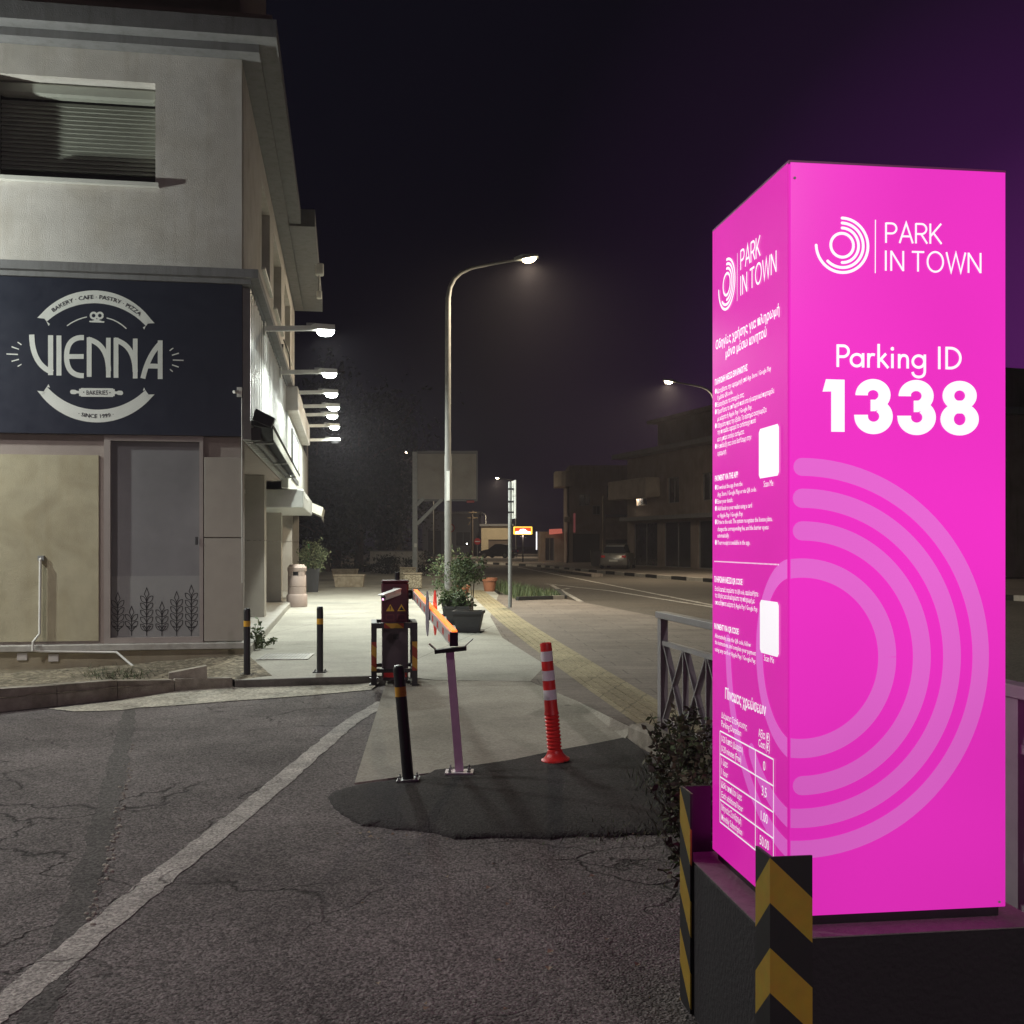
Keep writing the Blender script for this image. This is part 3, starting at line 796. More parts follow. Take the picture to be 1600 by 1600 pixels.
def ribbon(o3, i3, nl, nr):
    co, ci = circ3(*o3), circ3(*i3)
    def sw(c, p, q, r, n=30):
        a0, a1, a2 = [math.atan2(k[1] - c[1], k[0] - c[0]) for k in (p, q, r)]
        def un(x, ref):
            while x - ref > math.pi: x -= 2 * math.pi
            while x - ref < -math.pi: x += 2 * math.pi
            return x
        a0, a2 = un(a0, a1), un(a2, a1)
        return [(c[0] + c[2] * math.cos(a0 + (a2 - a0) * i / n), c[1] + c[2] * math.sin(a0 + (a2 - a0) * i / n)) for i in range(n + 1)]
    A, Bq = sw(co, *o3), sw(ci, *i3)
    q = [[ZP(*A[i]), ZP(*A[i + 1]), ZP(*Bq[i + 1]), ZP(*Bq[i])] for i in range(30)]
    return q, (A, Bq), [[ZP(*A[0]), ZP(*nl), ZP(*Bq[0])]], [[ZP(*A[-1]), ZP(*nr), ZP(*Bq[-1])]]
q, top_c, l_, r_ = ribbon(((255, 284), (600, 135), (945, 318)), ((292, 330), (600, 215), (912, 358)), (0, 0), (0, 0))
ends = [[ZP(*p) for p in poly] for poly in ([(232, 306), (258, 281), (290, 328), (284, 312)], [(284, 312), (290, 328), (312, 345), (303, 356)], [(967, 340), (944, 316), (910, 356), (917, 342)], [(917, 342), (910, 356), (893, 366), (901, 380)])]
emblem("banner", q + ends)
q2, bot_c, l_, r_ = ribbon(((255, 790), (600, 960), (944, 808)), ((294, 738), (600, 880), (908, 758)), (0, 0), (0, 0))
ends = [[ZP(*p) for p in poly] for poly in ([(232, 762), (284, 768), (292, 736), (258, 792)], [(284, 768), (303, 721), (312, 742), (292, 738)], [(966, 785), (942, 810), (906, 756), (914, 786)], [(914, 786), (907, 757), (893, 762), (900, 741)])]
emblem("banner", q2 + ends)
def arc_text(body, cpts, t0, t1, cap, flip=False):
    A, Bq = cpts; mid = [((p[0] + r[0]) / 2, (p[1] + r[1]) / 2) for p, r in zip(A, Bq)]
    def on(t, hgt):
        k = max(0, min(len(mid) - 1.001, t * (len(mid) - 1))); i = int(k); f = k - i
        p = Vector(mid[i]).lerp(Vector(mid[i + 1]), f); d = (Vector(mid[i + 1]) - Vector(mid[i])).normalized()
        nrm = Vector((d.y, -d.x))
        return p + nrm * hgt
    pts, fs, (a0, a1, _, _) = text2d(body, .012, 2)
    kc = cap / .727
    words, last = [], None             # one object per word: a gap wider than a letter space starts a new one
    for f in sorted(fs, key=lambda f: min(pts[i][0] for i in f)):
        lo_x, hi_x = min(pts[i][0] for i in f), max(pts[i][0] for i in f)
        if last is None or lo_x > last + .17: words.append([]); last = hi_x
        words[-1].append(f); last = max(last, hi_x)
    for wf in words:
        mb = MB()
        mb.flat([[pts[i] for i in f] for f in wf], lambda x, y: fl2(*ZP(*on(t0 + (t1 - t0) * (x - a0) / (a1 - a0), y * kc - cap / 2))))
        mb.build("lettering", M_NAVY, SG, recalc=False)
arc_text("BAKERY · CAFE · PASTRY · PIZZA", top_c, .095, .905, 25)
arc_text("· SINCE 1999 ·", bot_c, .355, .655, 25)
emblem("emblem_line", zs(bez((420, 355), (475, 315), (541, 301)), 7, True)); emblem("emblem_line", zs(bez((669, 308), (735, 322), (788, 373)), 7, True))
P_ = zs(arc(585, 292, 18, 0, 360, 20), 13) + zs(arc(624, 292, 18, 0, 360, 20), 13) + zs([(588, 312), (605, 322), (630, 330)], 11, True) + zs([(622, 312), (605, 322), (578, 329)], 11, True) + zs([(562, 329), (600, 331), (648, 332)], 9, True)
emblem("pretzel_emblem", P_)
RP = zs([(505, 772), (707, 774)], 54, False) + zs([(494, 772), (506, 772)], 44) + zs([(706, 774), (717, 774)], 44) + zs([(470, 770), (496, 771)], 16) + zs([(716, 774), (740, 775)], 16) + zs([(451, 769), (468, 770)], 27, True) + zs([(742, 775), (756, 776)], 27, True)
emblem("rolling_pin_emblem", RP)
mb = MB(); text_fit(mb, lambda x, y: fl2(*ZP(x, -y)), "BAKERIES", 540, 674, -787, 29, 0.0, 2); mb.build("lettering", M_NAVY, SG, recalc=False)
emblem("dot", zs(arc(523, 771, 2, 0, 360, 6), 4), M_NAVY, fl2); emblem("dot", zs(arc(687, 774, 2, 0, 360, 6), 4), M_NAVY, fl2)
for pr in (((40, 532), (112, 535)), ((72, 487), (118, 503)), ((110, 458), (134, 475)), ((72, 578), (118, 566)), ((110, 610), (134, 596)), ((1080, 570), (1147, 572)), ((1075, 540), (1118, 527)), ((1060, 512), (1083, 495)), ((1075, 600), (1117, 614)), ((1062, 628), (1080, 643))):
    emblem("ray", zs(pr, 7))

# ------------------------------------------------------------------ arm lamps on the bakery
def arm_lamp(loc, rz, length, label, group, power, lit=True, kind='AREA'):
    t = thing("arm_lamp", label, "wall lamp", loc, rz, group)
    mb = MB(); mb.beam((0, 0, .0), (length - .13, 0, .03), .05, .075); mb.box(-.012, .012, -.08, .08, -.1, .1)
    mb.build("arm", M_WHITEM, t)
    mb = MB(); mb.box(length - .24, length - .1, -.05, .05, .07, .10); mb.tube([(length - .17, 0, .03), (length - .17, 0, .08)], .02); mb.build("bracket", M_STEEL, t)
    mb = MB(); mb.loft([[(length - .17, -.035, .0), (length - .17, .035, .0), (length - .17, .035, .075), (length - .17, -.035, .075)],
                        [(length - .10, -.1, .0), (length - .10, .1, .0), (length - .10, .1, .085), (length - .10, -.1, .085)],
                        [(length + .18, -.1, .0), (length + .18, .1, .0), (length + .18, .1, .075), (length + .18, -.1, .075)]])
    h = mb.build("lamp_head", M_WHITEM, t)
    mb = MB(); n = 16
    mb.loft([[(length + .04 + .13 * math.cos(2 * math.pi * i / n) * k, .085 * math.sin(2 * math.pi * i / n) * k, z) for i in range(n)] for k, z in ((1, -.002), (.95, -.04), (.7, -.072), (.3, -.085))])
    mb.build("lens", M_LED if lit else M_CHAR, h, smooth=True)
    if lit:
        if kind == 'AREA':
            light("lamp_light", 'AREA', power, COOL, t, (length + .04, 0, -.13), .22, (0, -R(20), 0))
        else:
            light("lamp_light", 'POINT', power, COOL, t, (length + .04, 0, -.18), .07)
    return t
LG = "white arm lamps along the bakery side wall"
lamp_px = [(508.5, 520.7, 4.80), (515, 587, 4.80), (518, 618, 4.80), (521.5, 639, 4.80), (519, 652, 4.80), (522.7, 669, 4.80), (524, 691, 4.5)]
nm = ["nearest and highest lit arm lamp on the bakery side wall", "second lit arm lamp from the near corner of the bakery side", "third lit arm lamp from the near corner of the bakery side", "fourth lit arm lamp from the bakery corner, just above the fifth",
      "fifth lit arm lamp from the bakery corner, between fourth and sixth", "farthest and lowest lit arm lamp on the bakery side wall", "unlit arm lamp at the far end of the bakery side wall"]
for i, ((x, y, z), lb) in enumerate(zip(lamp_px, nm)):
    Y = F * (z - EYE - .04) / (HY - y); X = (x - CX) / F * Y
    d = Vector((X - BO.x, Y - BO.y)); u, v = d.x * CU + d.y * SU, -d.x * SU + d.y * CU
    u0 = .12 if v < UP_V else .02
    arm_lamp(bw(u0, v, z), BR, u - u0 - .04, lb, LG, P_WALL_LAMP, i < 6)
# one more of the same over the front, just left of the picture: it lights the facade and the lot
arm_lamp(bw(-5.9, -.22, 4.98), BR - math.pi / 2, .95, "lit arm lamp over the bakery front, left of the navy sign emblem", None, P_FRONT_LAMP, True, 'POINT')

# ------------------------------------------------------------------ awning, pipe, wall fittings
t = thing("awning", "charcoal folded awning with pale scalloped fringe on the bakery side", "awning", bw(.02, .25, 3.0), BR)
mb = MB(); mb.tube([(.10, .0, .02), (.10, 8.6, .02)], .055, 12); mb.box(.04, .2, -.02, .0, -.06, .1); mb.build("roller", M_CHAR, t)
mb = MB(); mb.hexa([(.02, .05, .16), (.34, .05, .10), (.34, 8.6, .0), (.02, 8.6, .06), (.02, .05, .22), (.36, .05, .14), (.36, 8.6, .04), (.02, 8.6, .12)])
mb.hexa([(.10, -.12, .20), (.33, -.12, .10), (.33, .045, .10), (.10, .045, .20), (.14, -.12, .34), (.38, -.12, .22), (.38, .045, .22), (.14, .045, .34)])
mb.build("fabric", M_AWN, t)
mb = MB(); v = .06
while v < 8.5:
    mb.add([(.345, v, .10 - v * .0117), (.345, v + .14, .10 - v * .0117), (.35, v + .14, -.02 - v * .0117), (.35, v + .07, -.055 - v * .0117), (.35, v, -.02 - v * .0117)], [(0, 1, 2, 3, 4)]); v += .15
mb.build("valance", M_FRINGE, t)
for v in (.5, 4.2, 8.0):
    mb = MB(); mb.tube([(.05, v, -.05), (.30, v + .25, -.02), (.33, v + .3, .06)], .018); mb.build("folding_arm", M_STEEL, t)
t = thing("entrance_canopy", "pale metal canopy box over the bakery entrance, under the white fascia", "canopy", bw(.0, 8.7, 2.35), BR)
mb = MB(); mb.box(-.55, .45, 0, 6.2, 0, .39, 0, .02); mb.build("canopy_box", mat("canopy metal", (.50, .51, .48), .4, .08, 5, metal=.3), t)
for v in (.5, 1.4, 2.4):
    mb = MB(); mb.box(.452, .458, v, v + .5, .25, .36); mb.build("panel", M_WHITEM, t)
t = thing("side_awning", "small pale rolled awning with torn fringe at the bakery's far end", "awning", bw(.1, 17.2, 2.55), BR)
mb = MB(); mb.hexa([(0, 0, .1), (.55, 0, -.15), (.55, 3.0, -.15), (0, 3.0, .1), (0, 0, .35), (.6, 0, .1), (.6, 3.0, .1), (0, 3.0, .35)]); mb.build("fabric", M_FRINGE, t)
mb = MB()
for k in range(14):
    v = .05 + k * .21; mb.add([(.56, v, -.13), (.56, v + .17, -.13), (.57, v + .12 + rng.uniform(-.05, .05), -.32 + rng.uniform(-.06, .06))], [(0, 1, 2)])
mb.build("valance", M_FRINGE, t)

t = thing("drain_pipe", "thin pale pipe running down the beige wall and along the plinth", "pipe", BO, BR)
p0 = fr(63, 872, -.06); p1 = fr(62, 990, -.06); p2 = fr(52, 1003, -.16); p3 = fr(52, 1016, -.14); p4 = fr(60, 1018, -.12); p5 = fr(182, 1019, -.12); p6 = fr(213, 1047, -.25)
mb = MB(); mb.tube([(p0[0], -.03, p0[1]), (p0[0], -.06, p0[1] - .015), (p1[0], -.06, p1[1]), (p2[0], -.17, p2[1]), (p3[0], -.17, p3[1]), (p4[0] + .02, -.12, p4[1]), (p5[0], -.12, p5[1]), (p6[0], -.28, p6[1] + .02)], .016, 10)
mb.build("pipe", M_WHITEM, t, smooth=True)
mb = MB(); mb.box(p0[0] - .035, p0[0] + .035, -.05, -.016, p0[1] - .03, p0[1] + .03); mb.build("bracket", M_STEEL, t)
u, z = fr(35, 1026, -.08)
mb = MB(); mb.box(-.06, .06, -.02, 0, -.045, .045, 0, .005)
o = mb.build("junction_box", M_WHITEM, None, loc=bw(u, -.076, z)); o.rotation_euler = (0, 0, BR)
tag(o, "small pale junction box low on the bakery plinth", "junction box", "plinth boxes")
o2 = o.copy(); COL.objects.link(o2); u, z = fr(84, 1028, -.08); o2.location = bw(u, -.076, z); o2["label"] = "second plinth box, right of the pale pipe on the plinth"
u, z = fr(373, 613, -.1)
t = thing("wall_camera", "tiny security camera on the corner of the navy sign", "camera", bw(-.02, -.09, z), BR)
mb = MB(); mb.box(-.03, .03, -.05, 0, -.06, .06); mb.tube([(-.02, -.05, 0), (-.06, -.11, -.01)], .02); mb.build("housing", M_WHITEM, t)
mb = MB(); mb.tube([(.028, -.012, -.06), (.03, -.012, -.6), (.025, .02, -1.0), (.03, .02, -2.4)], .006, 6); mb.build("cable", M_WHITEM, t)
# a wall mounted floodlight and bracket high on the side
t = thing("wall_floodlight", "unlit floodlight on a bracket high on the bakery's side parapet", "floodlight", bw(.74, 10.2, 7.55), BR)
mb = MB(); mb.tube([(-.2, 0, .3), (.0, 0, .3), (.0, 0, -.35)], .02); mb.build("bracket", M_STEEL, t)
mb = MB(); mb.box(-.08, .10, -.09, .09, .02, .28, 0, .02); mb.build("housing", M_WHITEM, t)
mb = MB(); mb.box(-.06, .06, -.06, .06, -.5, -.32, 0, .02); mb.build("sensor", M_WHITEM, t)

# weeds on the soil bank and at the corner
def weed(name, loc, h, spread, nst, nl, label, cat, size=.05, mats=M_DRYW, group=None, seed=1):
    r = random.Random(seed)
    t = thing(name, label, cat, loc, r.uniform(0, 6), group)
    mb = MB(); tips = []
    for _ in range(nst):
        a = r.uniform(0, 2 * math.pi); k = r.uniform(.2, 1); L = h * r.uniform(.5, 1.05)
        p1 = Vector((math.cos(a) * spread * k * .5, math.sin(a) * spread * k * .5, L * .6)); p2 = Vector((math.cos(a) * spread * k, math.sin(a) * spread * k, L))
        mb.tube([(p1.x * .1, p1.y * .1, -.02), p1, p2], .005, 5, r1=.002); tips.append((p1, p2))
    mb.build("stem", mats[-1], t)
    mb = MB()
    for _ in range(nl):
        p1, p2 = r.choice(tips); p = p1.lerp(p2, r.random()) if r.random() < .75 else Vector((p1.x, p1.y, p1.z)) * r.random()
        d = Vector((r.gauss(0, 1), r.gauss(0, 1), r.gauss(.2, .7))).normalized(); e = d.cross(Vector((r.gauss(0, 1), r.gauss(0, 1), r.gauss(0, 1)))).normalized()
        L = size * r.uniform(.5, 1.4)
        mb.add([p, p + d * L * .5 + e * L * .25, p + d * L, p + d * L * .5 - e * L * .25], [(0, 1, 2, 3)], r.randrange(len(mats)))
    mb.build("foliage", mats, t, recalc=False)
    return t
c = gp(400, 1012, .13); weed("weed", c, .42, .18, 7, 90, "small leafy weed at the bakery corner behind the left bollard", "weed", .07, M_LEAF, seed=3)
c = gp(410, 1011, .12); weed("weed", c, .14, .22, 10, 160, "low green weed clump on the pavement at the bakery corner", "weed", .055, M_LEAF, seed=4)
mb = MB(); r = random.Random(5)
for _ in range(900):
    x, y = r.uniform(130, 265), r.uniform(1040, 1068); p = gp(x, y, .06)
    if r.random() < .5: p = gp(r.gauss(190, 30), r.gauss(1058, 4), .09)
    a = r.uniform(0, 6.28); L = r.uniform(.04, .15); d = Vector((math.cos(a) * L, math.sin(a) * L * .6, L * r.uniform(.1, .9))); e = Vector((-math.sin(a), math.cos(a), 0)) * .006
    mb.add([p - e, p + e, p + d], [(0, 1, 2)], r.randrange(3))
struct(mb.build("grass", M_DRYW, recalc=False), "stuff")

# ------------------------------------------------------------------ pink parking totem (x along the front face, y along the left face going back)
TO, TR = (0.781, 3.0, 0.0), R(7.5)
TW, TD, TZ0, TZ1 = .652, .67, .551, 2.675
ct, st_ = math.cos(TR), math.sin(TR)
def tf(x, y):                          # picture pixel on the front face -> (a, z)
    r = (x - CX) / F; a = (TO[1] * r - TO[0]) / (ct - st_ * r)
    return a, EYE + (HY - y) / F * (TO[1] + st_ * a)
def tl(x, y):                          # picture pixel on the left face -> (-b, z): the left face unrolls to negative a
    r = (x - CX) / F; b = (TO[0] - TO[1] * r) / (st_ + ct * r)
    return -b, EYE + (HY - y) / F * (TO[1] + ct * b)
def sign_mat(name, col, s, rough=.22):
    m = mat(name, tuple(c * .12 for c in col), rough, 0)
    n, l = m.node_tree.nodes, m.node_tree.links; b = n["Principled BSDF"]
    tc = n.new("ShaderNodeTexCoord"); no = n.new("ShaderNodeTexNoise"); no.inputs["Scale"].default_value = 1.6; no.inputs["Detail"].default_value = 1
    mr = n.new("ShaderNodeMapRange"); mr.inputs["From Min"].default_value = .3; mr.inputs["From Max"].default_value = .7
    mr.inputs["To Min"].default_value = s * .93; mr.inputs["To Max"].default_value = s * 1.05
    l.new(tc.outputs["Object"], no.inputs["Vector"]); l.new(no.outputs["Fac"], mr.inputs["Value"])
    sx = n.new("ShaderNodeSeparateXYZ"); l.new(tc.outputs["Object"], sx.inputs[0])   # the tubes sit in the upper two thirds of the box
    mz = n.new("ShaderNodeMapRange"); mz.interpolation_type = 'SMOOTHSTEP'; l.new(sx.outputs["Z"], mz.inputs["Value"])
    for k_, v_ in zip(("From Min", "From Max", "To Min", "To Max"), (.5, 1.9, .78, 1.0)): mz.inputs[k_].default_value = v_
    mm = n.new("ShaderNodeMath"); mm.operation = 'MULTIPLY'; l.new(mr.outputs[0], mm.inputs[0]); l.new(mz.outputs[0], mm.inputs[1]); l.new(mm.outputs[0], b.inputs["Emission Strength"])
    b.inputs["Emission Color"].default_value = (*col, 1)
    return m
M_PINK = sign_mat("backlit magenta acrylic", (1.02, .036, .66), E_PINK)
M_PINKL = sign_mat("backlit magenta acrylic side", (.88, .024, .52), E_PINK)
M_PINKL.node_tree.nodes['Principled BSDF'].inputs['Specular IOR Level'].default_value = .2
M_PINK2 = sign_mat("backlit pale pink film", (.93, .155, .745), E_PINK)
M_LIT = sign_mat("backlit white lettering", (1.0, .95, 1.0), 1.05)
T = thing("parking_totem", "tall backlit magenta parking totem on a striped dark plinth", "sign totem", TO, TR)
mb = MB(); mb.box(.012, TW - .012, .012, TD - .012, TZ0 - .03, TZ1 - .006); mb.build("frame", M_BLACK, T)
mb = MB(); mb.box(.0015, TW, -.004, .011, TZ0, TZ1, 0, .0012); mb.build("light_panel", M_PINK, T)
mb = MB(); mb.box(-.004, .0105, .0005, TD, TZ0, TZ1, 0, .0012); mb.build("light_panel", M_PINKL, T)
mb = MB(); mb.box(TW - .0105, TW + .003, .0125, TD - .0005, TZ0, TZ1, 0, .0012); mb.build("light_panel", M_PINK, T)
mb = MB(); mb.box(.0, TW, TD - .011, TD + .004, TZ0, TZ1, 0, .0012); mb.build("light_panel", M_PINK, T)
mb = MB(); mb.box(-.003, TW + .002, -.003, TD + .003, TZ1 - .005, TZ1 + .006); mb.build("cap", mat("magenta painted cap", (.4, .03, .28), .4, .05), T)
mb = MB(); mb.box(.03, TW - .03, .03, TD - .03, .52, TZ0 - .028); mb.build("base_frame", M_BLACK, T)
for x, z in ((.014, 2.63), (TW - .02, .566)):
    mb = MB(); mb.prism([(x + .004 * math.cos(k), z + .004 * math.sin(k)) for k in [i * math.pi / 5 for i in range(10)]], lambda a, b, d: (a, -.0062 + d, b), .002); mb.build("screw", M_WHITEM, T)
ff = lambda s, z: (s, -.0056, z)
fs_ = lambda s, z: (-.0056, -s, z)
ff2 = lambda s, z: (s, -.0066, z)
fs2 = lambda s, z: (-.0066, -s, z)
def decal(name, polys, fn, m, parent=T):
    mb = MB(); mb.flat(polys, fn); return mb.build(name, m, parent, recalc=False)
# the large pale rings wrap round the corner
s0, zc = .035, EYE + (HY - 1028.5) / F * 3.0
pxm = 3.0 / F
for (r, w, a0, a1, cap) in ((141 * 1.0, 30, 0, 360, False), (199, 30, 90, -90, True), (250, 30, 90, -135, True), (299, 28, 90, -180, True)):
    fq, lq = [], []
    for q in stroke(arc(s0, zc, r * pxm, a0, a1, 90), w * pxm, cap):
        c = clip_x(q, True)
        if len(c) > 2: fq.append([(max(.0016, x), z) for x, z in c])
        c = clip_x(q, False)
        if len(c) > 2: lq.append([(min(-.001, x), z) for x, z in c])
    if fq: decal("ring_emblem", fq, ff, M_PINK2)
    if lq: decal("ring_emblem", lq, fs_, M_PINK2)
# front: small emblem, name, id
def Z6(x, y): return tf(1230 + x / 3.4054, 250 + y / 3.4054)
def logo(center, edge_r, fn, parent_fn, sx=1):
    cx, cz = center; k = edge_r / 144.0
    P = []
    for r, a0, a1 in ((60, 0, 360), (87, 90, -90), (112, 90, -133), (137, 90, -178)):
        P.append(stroke([(cx + (x) , cz + z) for x, z in arc(0, 0, r * k, a0, a1, 60)], 14.5 * k, r > 70))
    return P
c = Z6(287, 457); e = Z6(287 + 144, 457)
for p_ in logo(c, e[0] - c[0], None, None): decal("ring_emblem", p_, ff2, M_LIT)
a, b_ = Z6(464, 322), Z6(463, 605); decal("divider", stroke([a, b_], .0028), ff2, M_LIT)
def ftext(body, p, q, cap, weight, fn=ff2, nm="lettering", m=M_LIT, res=6):
    mb = MB(); text_fit(mb, fn, body, p[0], q[0], (p[1] + q[1]) / 2, cap, weight, res); return mb.build(nm, m, T, recalc=False)
k6 = 3.03 / F / 3.4054
def light_caps(body, pts, h, w, to):
    """thin sans capitals drawn with even strokes; pts gives the left edge, right edge and baselines"""
    GL = {"P": (.52, [[(0, 0), (0, 1)], [(0, .97), (.27, .97)], "P"]), "A": (.66, [[(0, 0), (.33, 1), (.66, 0)], [(.11, .34), (.55, .34)]]),
          "R": (.56, [[(0, 0), (0, 1)], [(0, .97), (.27, .97)], "P", [(.27, .45), (.56, 0)]]), "K": (.56, [[(0, 0), (0, 1)], [(0, .36), (.54, 1)], [(.16, .53), (.56, 0)]]),
          "I": (0, [[(0, 0), (0, 1)]]), "N": (.60, [[(0, 0), (0, 1)], [(0, .98), (.60, .02)], [(.60, 0), (.60, 1)]]), "T": (.62, [[(.31, 0), (.31, 1)], [(0, .97), (.62, .97)]]),
          "O": (.80, ["O"]), "W": (.95, [[(0, 1), (.235, .02), (.475, .96), (.715, .02), (.95, 1)]]), " ": (.12, [])}
    adv = 0; out = []
    for ch in body:
        wd, segs = GL[ch]
        for sgm in segs:
            if sgm == "P": sgm = [(.27 + .25 * math.sin(R(t)), .72 + .25 * math.cos(R(t))) for t in range(0, 181, 12)] + [(0, .47)]
            if sgm == "O": sgm = [(.40 + .39 * math.cos(R(t)), .5 + .49 * math.sin(R(t))) for t in range(0, 361, 10)]
            out.append([(adv + x, y) for x, y in sgm])
        adv += wd + (.27 if ch == "I" else .155)
    adv -= .155
    (x0, y0), (x1, y1) = pts; polys = []
    for sgm in out:
        P_ = [to(x0 + (x1 - x0) * x / adv, y0 + (y1 - y0) * x / adv - y * h) for x, y in sgm]
        polys += stroke(P_, w)
    return polys
k6 = 3.03 / F / 3.4054
decal("lettering", light_caps("PARK", ((520, 444), (815, 450)), 107, 10.5 * k6, Z6), ff2, M_LIT)
decal("lettering", light_caps("IN TOWN", ((519, 592), (1022, 605)), 107, 10.5 * k6, Z6), ff2, M_LIT)
W6 = 14.5 * k6
# "Parking ID" drawn in even round strokes
def S6(pts, cap=False): return stroke([Z6(x, y) for x, y in pts], W6, cap)
G = []
yb = lambda x: 1103 + (x - 260) * .022
def seg(*p): return S6([(x, yb(x) - h) for x, h in p])
def arc6(cx, h, r, a0, a1, n=30): return S6([(x, y) for x, y in [(cx + r * math.cos(R(t)), yb(cx) - h - r * math.sin(R(t))) for t in [a0 + (a1 - a0) * i / n for i in range(n + 1)]]])
H = 120
G += seg((264, 0), (264, H)) + seg((264, H - 7), (292, H - 7)) + arc6(292, H - 7 - 29, 29, 90, -90) + seg((264, H - 65), (292, H - 65))
G += arc6(365, 38, 31, 0, 360, 40) + seg((398, 0), (398, 76))
G += seg((427, 0), (427, 76)) + S6([(x, yb(x) - h) for x, h in bez((427, 40), (430, 78), (461, 68), 10)])
G += seg((481, 0), (481, 127)) + seg((481, 34), (520, 76)) + seg((493, 46), (532, 0))
G += seg((554, 0), (554, 76)) + arc6(554, 103, 2.6, 0, 360, 12)
G += seg((590, 0), (590, 76)) + S6([(x, yb(x) - h) for x, h in [(590, 40)] + bez((592, 48), (598, 69), (614, 69), 8) + bez((614, 69), (635, 69), (635, 44), 8)[1:] + [(635, 0)]])
G += arc6(693, 38, 31, 0, 360, 40) + S6([(x, yb(x) - h) for x, h in [(726, 76), (726, -8)] + bez((726, -10), (726, -44), (693, -44), 8)[1:] + bez((693, -44), (666, -44), (661, -18), 8)[1:]])
G += seg((803, 0), (803, H)) + seg((842, 0), (842, H)) + seg((842, H - 7), (862, H - 7)) + seg((842, 7), (862, 7)) + arc6(862, H / 2, H / 2 - 7, 90, -90)
decal("lettering", G, ff2, M_LIT)
# "1338" in heavy round digits
D = []
def P6(pts): return [Z6(x, y) for x, y in pts]
D.append(P6([(201, 1168), (300, 1171), (300, 1232), (183, 1234)])); D.append(P6([(229, 1231), (300, 1231), (300, 1448), (229, 1447)]))
def ann(cx, cy, ro_x, ro_y, ri_x, ri_y, a0, a1, n=40):
    out = []
    for i in range(n):
        t0, t1 = R(a0 + (a1 - a0) * i / n), R(a0 + (a1 - a0) * (i + 1) / n)
        out.append(P6([(cx + ro_x * math.cos(t0), cy - ro_y * math.sin(t0)), (cx + ro_x * math.cos(t1), cy - ro_y * math.sin(t1)), (cx + ri_x * math.cos(t1), cy - ri_y * math.sin(t1)), (cx + ri_x * math.cos(t0), cy - ri_y * math.sin(t0))]))
    return out
for dx, dy in ((0, 0), (229, 5)):
    D += ann(451 + dx, 1252 + dy, 93, 85, 29, 26, 180, -60) + ann(454 + dx, 1366 + dy, 102, 94, 30, 28, 60, -180)
    D.append(P6([(438 + dx, 1277 + dy), (462 + dx, 1277 + dy), (500 + dx, 1268 + dy), (517 + dx, 1302 + dy), (500 + dx, 1320 + dy), (462 + dx, 1338 + dy), (438 + dx, 1338 + dy)]))
    D.append(P6([(358 + dx, 1240 + dy), (423 + dx, 1240 + dy), (424 + dx, 1254 + dy), (358 + dx, 1253 + dy)]))
    D.append(P6([(350 + dx, 1357 + dy), (424 + dx, 1357 + dy), (424 + dx, 1368 + dy), (352 + dx, 1368 + dy)]))
D += ann(911, 1256, 91, 79, 29, 28, 0, 360) + ann(911, 1380, 102, 87, 31, 33, 0, 360) + [P6([(853, 1297), (880, 1290), (942, 1290), (969, 1298), (958, 1318), (865, 1317)])]
D += [P6([(882, 1282), (940, 1282), (940, 1350), (882, 1350)])]
decal("lettering", D, ff2, M_LIT)
# left face
def L_(ox, oy, k): return lambda x, y: tl(ox + x / k, oy + y / k)
A1 = L_(1100, 250, 5.16)
c = A1(198, 1002); e = A1(266, 985)
for p_ in logo(c, (e[0] - c[0]) * 1.04, None, None): decal("ring_emblem", p_, fs2, M_LIT)
a, b_ = A1(285, 752), A1(283, 1137); decal("divider", stroke([a, b_], .003), fs2, M_LIT)
def ltext(body, x0, y0, x1, cap, weight=0.0, res=2, fn=fs2):
    s, z = tl(x0, y0); s1 = tl(x1, y0)[0]
    mb = MB(); text_fit(mb, fn, body, s, s1, z, cap, weight, res); return mb.build("lettering", M_LIT, T, recalc=False)
def ul(x0, y0, x1, h, body):
    s, z = tl(x0, y0); s1 = tl(x1, y0)[0]
    decal("lettering", light_caps(body, ((s, -z), (s1, -z)), h, .0068, lambda x, y: (x, -y)), fs2, M_LIT)
ul(1160.5, 422, 1191, .062, "PARK"); ul(1160.5, 462, 1216, .062, "IN TOWN")
ltext("Οδηγίες χρήσης για πληρωμή", 1121.3, 546.5, 1221.2, .030, .016)
ltext("μόνο μέσω κινητού", 1136.8, 559, 1200.8, .030, .016)
cp, ln = .0155, .0155
ltext("ΠΛΗΡΩΜΗ ΜΕΣΩ ΕΦΑΡΜΟΓΗΣ", 1120, 602, 1171, .019, .03)
ltext("PAYMENT VIA THE APP", 1120, 752, 1156, .019, .03)
ltext("ΠΛΗΡΩΜΗ ΜΕΣΩ QR CODE", 1119, 909, 1163, .019, .03)
ltext("PAYMENT VIA QR CODE", 1119, 982, 1157, .019, .03)
